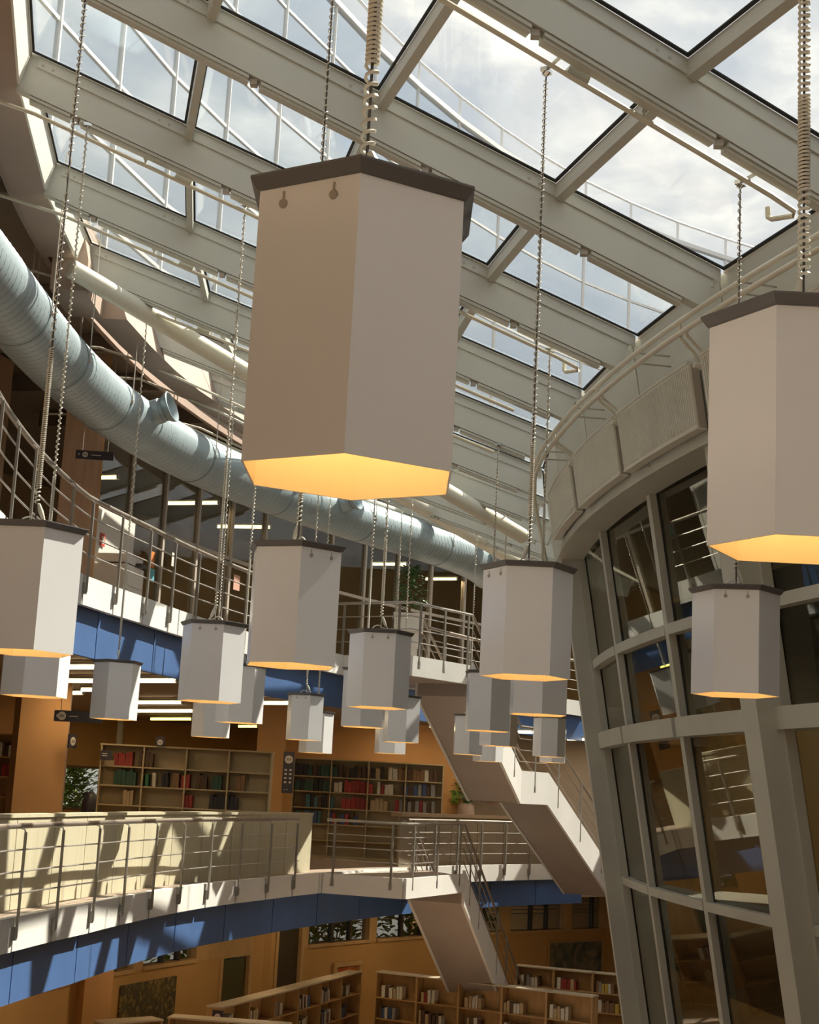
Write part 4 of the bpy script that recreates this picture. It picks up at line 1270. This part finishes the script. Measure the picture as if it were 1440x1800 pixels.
P, u, v, L = bookcase('narrow wooden bookcase beyond the first orange column', (-8.9, 31.6), (-7.75, 31.2), Z2, 0.75, 0.3, [0.3, -0.1, -0.5, -0.9], wood_m, wood_m, bays=1)
fill(P, u, v, 0.55, 1.1, 0.3, 0.3, ['tan', 'white', 'dark brown'], 'book on the narrow wooden bookcase', 'books on the narrow wooden bookcase', 0.2, 0.05, 0.08)
fill(P, u, v, 0.5, 1.1, -0.1, 0.3, ['dark brown', 'dark red'], 'book on the narrow wooden bookcase', 'books on the narrow wooden bookcase', 0.2, 0.05, 0.08)

# low wooden bookcases on the ground floor
ZT = -4.36
SG = [Z1 + 0.12, Z1 + 0.62, Z1 + 1.10]
def low_row(a, b, n, side, lab, short, zt=ZT):
    A, B = Vector(a), Vector(b)
    ords = ['first', 'second', 'third', 'fourth', 'fifth', 'sixth', 'seventh']
    for k in range(n):
        p, q = A + (B - A) * (k / n), A + (B - A) * ((k + 1) / n)
        d = (q - p).normalized() * 0.01
        p, q = p + d, q - d
        P, u, v, L = bookcase('low wooden bookcase, %s from the near end of %s' % (ords[k], lab), tuple(p), tuple(q), Z1, zt, 0.34, SG, wood_m, shelf_top, side=side, bays=1, group='low bookcases of the ground floor')
        for r in (2, 1):
            s0 = 0.03 + random.uniform(0, 0.15) * L
            s1 = s0 + L * random.uniform(0.35, 0.62)
            fill(P, u, v, s0, min(s1, L - 0.05), SG[r], 0.30, random.choice([['white', 'tan', 'dark brown'], ['grey', 'brown', 'white', 'yellow'], ['dark red', 'tan', 'white'], ['white', 'grey', 'dark brown', 'blue']]), 'book on the %s shelf of the %s low bookcase, %s row' % ('upper' if r == 2 else 'middle', ords[k], short), 'books of the ground floor, %s row %d %d' % (short, k, r), 0.2, 0.06, 0.11)
low_row((-3.18, 31.1), (-0.59, 38.3), 6, 1, 'the diagonal row', 'diagonal')
low_row((-0.235, 37.65), (4.60, 34.96), 5, 1, 'the cross row below the stairs', 'cross', -4.27)
low_row((3.4, 41.4), (6.3, 40.2), 3, 1, 'the back row', 'back')
P, u, v, L = bookcase('low bookcase with a pale top at the bottom edge of the view', (-4.0, 29.5), (-1.8, 29.2), Z1, ZT, 0.4, SG, wood_m, shelf_top, side=1, bays=2)
P, u, v, L = bookcase('low bookcase with a pale top nearest the dark painting', (-4.98, 28.4), (-4.08, 29.15), Z1, ZT, 0.4, SG, wood_m, shelf_top, side=1, bays=1)

# ---- signs ------------------------------------------------------------------------
def sign(name, label, c, u, w, h, roundel=None, lines=(), normal=None, rods=None):
    u = Vector(u).normalized()
    n = Vector(normal).normalized() if normal else Vector((u.y, -u.x, 0))
    Zv = Vector((0, 0, 1))
    o = thing(name, label, 'sign', tuple(Vector(c) - Zv * h / 2))
    mb = MB(); mb.box(c, (w, 0.03, h), (u, n, Zv)); mb.build('board', sign_dark, o)
    if roundel:
        for (du, dz, r) in roundel:
            mb = MB(); mb.lathe(Vector(c) + u * du + Zv * dz + n * 0.016, [(0, 0.004), (r, 0.004), (r, 0)], 20, n); mb.build('roundel', sign_light, o)
            for k in (-1, 0, 1):
                mb = MB(); mb.box(Vector(c) + u * (du + k * r * 0.42) + Zv * dz + n * 0.021, (r * 0.22, 0.002, r * 0.62), (u, n, Zv)); mb.build('numeral', plate_dark, o)
    for (du, dz, lw, lh) in lines:
        mb = MB(); mb.box(Vector(c) + u * du + Zv * dz + n * 0.017, (lw, 0.003, lh), (u, n, Zv)); mb.build('lettering', sign_light, o)
    if rods:
        for du in rods:
            mb = MB(); mb.tube([Vector(c) + u * du + Zv * h / 2, Vector(c) + u * du + Zv * (h / 2 + (0.70 if c[2] - E < 2 else 2.0))], 0.006, 5); mb.build('hanger_rod', pipe_grey, o)
    return o
sign('hanging_sign', 'dark hanging direction sign with a pale roundel before the first orange column', W(-5.24, 25.0, 0.95), (1, -0.05, 0), 0.80, 0.18, [(-0.27, 0, 0.07)], [(-0.35, 0, 0.02, 0.05), (-0.08, 0.0, 0.15, 0.012)], None, (-0.3, 0.3))
sign('hanging_sign', 'dark hanging sign with a roundel before the timber column of the upper gallery', W(-5.1, 23.8, 5.07), (1, 0.1, 0), 0.60, 0.14, [(-0.15, 0, 0.045)], [(-0.25, 0, 0.015, 0.03), (0.02, 0, 0.16, 0.012)], None, (-0.2, 0.2))
sign('column_sign', 'small square dark sign with a roundel on the side of the orange column', W(-5.72, 26.95, 0.59), (0.41, 0.91, 0), 0.22, 0.24, [(0, 0, 0.075)], (), (0.91, -0.41, 0))
sign('wall_sign', 'tall narrow dark directory sign with a roundel between the two tall bookcases', W(-2.28, 32.4, 0.29), (1, 0.05, 0), 0.23, 0.86, [(0, 0.27, 0.085)], [(s, 0.05 - 0.085 * k, 0.05, 0.035) for k in range(4) for s in (-0.05, 0.05)] + [(s, -0.36, 0.02, 0.02) for s in (-0.05, 0.0)])
sign('shelf_sign', 'small dark sign with a roundel standing on the half empty bookcase', W(-4.64, 29.95, 0.74), (1, 0, 0), 0.17, 0.18, [(0, -0.02, 0.055)])
sign('shelf_sign', 'small dark sign fixed at the near end of the half empty bookcase', W(-5.66, 29.9, 0.42), (1, 0, 0), 0.22, 0.18, None, [(-0.03, 0.03, 0.1, 0.015), (-0.03, -0.01, 0.1, 0.015)])
sign('shelf_sign', 'small dark sign with a roundel on the end of the diagonal low bookcases', W(-3.24, 30.85, -4.48), (1, -0.3, 0), 0.22, 0.24, [(0, 0, 0.06)])

# ---- upper gallery furnishings --------------------------------------------------
rad0 = (pol(34, -10, 0) - pol(35, -10, 0)).normalized(); tan0 = far_dir(-10)
def on3(rho, th, z): return pol(rho, th, z)
cp = thing('copier', 'white photocopier against the wall behind the upper railing', 'copier', tuple(on3(34.35, -9.9, Z3)))
Zv = Vector((0, 0, 1))
mb = MB(); mb.box(on3(34.35, -9.9, Z3 + 0.45), (0.6, 0.85, 0.9), (rad0, tan0, Zv)); mb.build('body', copier_m, cp)
mb = MB(); mb.box(on3(34.35, -9.9, Z3 + 1.0), (0.56, 0.8, 0.14), (rad0, tan0, Zv)); mb.build('lid', copier_m, cp)
mb = MB(); mb.box(on3(34.02, -10.2, Z3 + 0.95), (0.12, 0.26, 0.05), (rad0, tan0, Zv)); mb.build('control_panel', sign_dark, cp)
for k in range(3):
    mb = MB(); mb.box(on3(34.04, -9.9, Z3 + 0.2 + 0.22 * k), (0.02, 0.74, 0.17), (rad0, tan0, Zv)); mb.build('paper_tray', copier_m, cp)
wp = thing('wall_panel_board', 'pale wall panel behind the copier carrying red safety signs', 'panel', tuple(on3(34.9, -10.0, Z3)))
mb = MB(); mb.ring([(34.86, Z3), (34.92, Z3), (34.92, 4.55), (34.86, 4.55)], -8.6, -13.0); mb.build('sheet', copier_m, wp)
for th, z, lab in ((-9.5, 3.95, 'red safety sign with pale mark on the pale panel, nearer the timber column'), (-10.6, 4.0, 'red bordered safety sign on the pale panel, farther from the column')):
    s_ = thing('safety_sign', lab, 'sign', tuple(on3(34.84, th, z - 0.1)))
    n = (pol(34, th, 0) - pol(35, th, 0)).normalized(); t = far_dir(th)
    mb = MB(); mb.box(on3(34.84, th, z), (0.012, 0.2, 0.22), (n, t, Zv)); mb.build('plate', red_m, s_)
    mb = MB(); mb.box(on3(34.832, th, z), (0.006, 0.10, 0.13), (n, t, Zv)); mb.build('pictogram', sign_light, s_)
for th, z, w, h, m, lab in ((-14.55, 4.05, 0.24, 0.30, mat('orange_print', (0.75, 0.22, 0.05), 0.5), 'orange poster on the upper glazed partition'), (-14.6, 3.76, 0.30, 0.24, mat('cyan_print', (0.12, 0.42, 0.52), 0.5), 'light blue poster below the orange one on the partition'),
                            (-21.0, 4.18, 0.28, 0.32, mat('pink_print', (0.62, 0.36, 0.28), 0.5), 'pale pink notice on the upper glazed partition'), (-16.2, 4.2, 0.2, 0.26, paper_m, 'white notice on the upper glazed partition beside the orange poster')):
    n = (pol(34, th, 0) - pol(35, th, 0)).normalized(); t = far_dir(th)
    mb = MB(); mb.box(on3(34.9, th, z), (0.01, w, h), (n, t, Zv)); tag(mb.build('poster', m), lab, 'poster')
def plant(root, base, h, n, spread, m, leaf=0.1, seed=1, trunk=True):
    rng = random.Random(seed)
    mb = MB(); st_ = MB()
    base = Vector(base)
    for s in range(4):
        a = rng.uniform(0, 6.28)
        tip = base + Vector((math.cos(a) * spread * 0.4, math.sin(a) * spread * 0.4, h * rng.uniform(0.75, 0.95)))
        st_.tube([base, base + (tip - base) * 0.5 + Vector((0, 0, 0.04)), tip], 0.012, 5)
    for k in range(n):
        a, e = rng.uniform(0, 6.28), rng.uniform(-0.5, 0.9)
        rr_ = spread * math.sqrt(rng.random())
        zz_ = h * (0.15 + 0.85 * rng.random())
        rr_ *= 0.45 + 0.55 * math.sin(math.pi * min(1, max(0.05, zz_ / h)) ** 0.8)
        c = base + Vector((math.cos(a) * rr_, math.sin(a) * rr_, zz_))
        d = Vector((math.cos(a) * math.cos(e), math.sin(a) * math.cos(e), math.sin(e)))
        sd_ = d.cross(Vector((0, 0, 1))).normalized()
        nn = sd_.cross(d)
        l, w_ = leaf * rng.uniform(0.7, 1.3), leaf * 0.32
        b0 = len(mb.v)
        mb.v += [c, c + d * l * 0.5 + sd_ * w_ + nn * 0.01, c + d * l - nn * l * 0.15, c + d * l * 0.5 - sd_ * w_ + nn * 0.01, c + d * l * 0.5 + nn * 0.02]
        for f in ((0, 1, 4), (1, 2, 4), (2, 3, 4), (3, 0, 4)):
            mb.f.append(tuple(b0 + i for i in f)); mb.m.append(0)
    mb.build('foliage', m, root)
    st_.build('stem', stem_m, root)
pb = (0.10, 31.2)
pl_ = thing('potted_plant', 'dark leafy plant in a tall white stepped planter on the upper landing', 'plant', tuple(W(pb[0], pb[1], Z3)))
mb = MB()
for z0, z1, w_ in ((0, 0.12, 0.44), (0.12, 0.36, 0.40), (0.36, 0.40, 0.46), (0.40, 0.62, 0.44), (0.62, 0.68, 0.50), (0.68, 1.0, 0.60), (1.0, 1.04, 0.64)):
    mb.box(W(pb[0], pb[1], Z3 + (z0 + z1) / 2), (w_, w_, z1 - z0))
mb.build('planter', pot_white, pl_)
plant(pl_, W(pb[0], pb[1], Z3 + 1.0), 1.05, 260, 0.30, leaf_m, 0.12, 3)
p2 = thing('potted_plant', 'leafy plant in a round pinkish pot before the orange wall by the stairs', 'plant', tuple(W(1.8, 38.85, Z2)))
mb = MB(); mb.lathe(W(1.8, 38.85, Z2), [(0, 0), (0.14, 0.0), (0.16, 0.5), (0.19, 0.9), (0.22, 1.25), (0.20, 1.45), (0.16, 1.5), (0.13, 1.45)], 20); mb.build('pot', pink_m, p2, True)
plant(p2, W(1.75, 38.85, Z2 + 1.35), 0.85, 160, 0.36, leaf_m, 0.15, 5)
tr = thing('tree', 'bright yellow green tree outside the middle gallery window', 'tree', tuple(pol(47.2, -33, Z1)))
mb = MB(); mb.tube([pol(47.2, -33, Z1), pol(47.3, -33, -2), pol(47.2, -33.1, -0.4)], 0.12, 8); mb.build('trunk', stem_m, tr)
plant(tr, pol(47.2, -33.5, -1.6), 2.8, 2600, 1.7, leaf_bright, 0.30, 9)
w9 = struct('window_20', tuple(pol(45.2, -33, -0.95)))
mb = MB(); mb.ring([(45.28, -0.92), (45.30, -0.92), (45.30, 0.25), (45.28, 0.25)], -32.15, -33.95); mb.build('pane', room_glass, w9)
for z in (-0.95, 0.22):
    mb = MB(); mb.ring([(45.15, z), (45.42, z), (45.42, z + 0.06), (45.15, z + 0.06)], -32.1, -34.0); mb.build('window_frame', stem_m, w9)
ch = thing('office_chair', 'dark office chair with a rounded back before the middle gallery window', 'chair', tuple(W(-7.9, 40.0, Z2)))
mb = MB(); mb.tube([W(-7.9, 40, Z2 + 0.62), W(-7.9, 40, Z2 + 0.75), W(-7.9, 40, Z2 + 1.05), W(-7.9, 40, Z2 + 1.25), W(-7.9, 40, Z2 + 1.3)], [0.16, 0.21, 0.20, 0.12, 0.03], 14); mb.build('backrest', sign_dark, ch, True)
mb = MB(); mb.lathe(W(-7.9, 39.8, Z2 + 0.45), [(0, 0), (0.24, 0.0), (0.26, 0.05), (0.22, 0.1), (0, 0.1)], 16); mb.build('seat', sign_dark, ch, True)
mb = MB(); mb.tube([W(-7.9, 39.8, Z2 + 0.05), W(-7.9, 39.8, Z2 + 0.45)], 0.03, 8); mb.build('column', post_m, ch)
for k in range(5):
    a = 1.2566 * k
    mb = MB(); mb.bar(W(-7.9, 39.8, Z2 + 0.05), W(-7.9 + 0.28 * math.cos(a), 39.8 + 0.28 * math.sin(a), Z2 + 0.03), 0.04, 0.04); mb.build('leg', post_m, ch)
for x, y, z, w, h, m, lab in ((1.52, 39.1, -0.05, 0.18, 0.34, mat('lime_print', (0.30, 0.45, 0.05), 0.6), 'lime green poster at the edge of the orange wall'),
                              (2.68, 42.5, 0.0, 0.24, 0.32, mat('orange_print2', (0.70, 0.22, 0.08), 0.6), 'small orange poster on the pale partition by the stairs'),
                              (3.6, 42.5, -0.05, 0.7, 0.8, paper_m, 'white notice board with small pictures under the stair soffit')):
    mb = MB(); mb.box(W(x, y, z), (w, 0.03, h)); o = mb.build('poster', m); tag(o, lab, 'poster')
    if w > 0.5:
        for k in range(3):
            mb = MB(); mb.box(W(x - 0.05, y - 0.02, z - 0.05 - 0.14 * k), (0.4, 0.006, 0.10)); mb.build('print', [mat('blue_print', (0.15, 0.25, 0.42), 0.6), mat('rust_print', (0.5, 0.18, 0.1), 0.6), mat('slate_print', (0.2, 0.24, 0.3), 0.6)][k], o)

# ---- ground floor pictures ------------------------------------------------------
def canvas(name, cols, scale, dist):
    m = bpy.data.materials.new(name); m.use_nodes = True
    t = m.node_tree; b = t.nodes['Principled BSDF']; b.inputs['Roughness'].default_value = 0.6
    tcn = t.nodes.new('ShaderNodeTexCoord'); n = t.nodes.new('ShaderNodeTexNoise')
    n.inputs['Scale'].default_value = scale; n.inputs['Detail'].default_value = 4; n.inputs['Distortion'].default_value = dist
    r = t.nodes.new('ShaderNodeValToRGB')
    r.color_ramp.elements[0].position = 0.35; r.color_ramp.elements[0].color = cols[0] + (1,)
    r.color_ramp.elements[1].position = 0.72; r.color_ramp.elements[1].color = cols[-1] + (1,)
    for k, c in enumerate(cols[1:-1]):
        e = r.color_ramp.elements.new(0.35 + 0.37 * (k + 1) / (len(cols) - 1)); e.color = c + (1,)
    t.links.new(tcn.outputs['Object'], n.inputs['Vector']); t.links.new(n.outputs['Fac'], r.inputs['Fac']); t.links.new(r.outputs['Color'], b.inputs['Base Color'])
    return m
def picture(label, t0, t1, z0, z1, m, fr, fw_=0.06, mount=None):
    o = thing('painting', label, 'painting', tuple(pol(36.45, (t0 + t1) / 2, z0)))
    mb = MB(); mb.ring([(36.44, z0), (36.47, z0), (36.47, z1), (36.44, z1)], t0, t1, 1.0); mb.build('canvas', m, o)
    if fr:
        dt = math.degrees(fw_ / 36.4)
        for a, b, c, d in ((t0 + dt, t1 - dt, z1, z1 + fw_), (t0 + dt, t1 - dt, z0 - fw_, z0), (t0 + dt, t0, z0, z1), (t1, t1 - dt, z0, z1)):
            mb = MB(); mb.ring([(36.41, c), (36.48, c), (36.48, d), (36.41, d)], a, b, 1.0); mb.build('frame', fr, o)
    return o
picture('large dark olive painting of pale flowers on the ground floor wall', -19.8, -23.3, -5.35, -4.10, canvas('canvas_flowers', [(0.06, 0.055, 0.03), (0.12, 0.10, 0.04), (0.48, 0.33, 0.10)], 3.2, 2.6), None)
picture('small framed orange red picture above the diagonal bookcases', -33.9, -35.4, -4.85, -4.42, canvas('canvas_sunset', [(0.45, 0.08, 0.02), (0.55, 0.18, 0.04), (0.10, 0.05, 0.03)], 3.0, 1.0), frame_wood, 0.12)
picture('wide grey green landscape painting behind the foot of the stairs', -48.4, -52.0, -5.2, -4.18, canvas('canvas_landscape', [(0.08, 0.10, 0.08), (0.22, 0.20, 0.13), (0.36, 0.28, 0.15)], 1.6, 1.4), frame_wood, 0.03)
# greenery outside the clerestory
for k, th in enumerate((-21, -25, -31, -34, -37, -40, -44, -48)):
    t = thing('bush', 'sunlit green bush outside the ground floor clerestory', 'bush', tuple(pol(39.5, th, Z1)), 'bushes outside the clerestory')
    plant(t, pol(39.5 + 0.5 * (k % 2), th, Z1), 3.6, 750, 1.2, leaf_bright, 0.32, 20 + k)
print('books', NB[0], 'objects', len(bpy.data.objects))
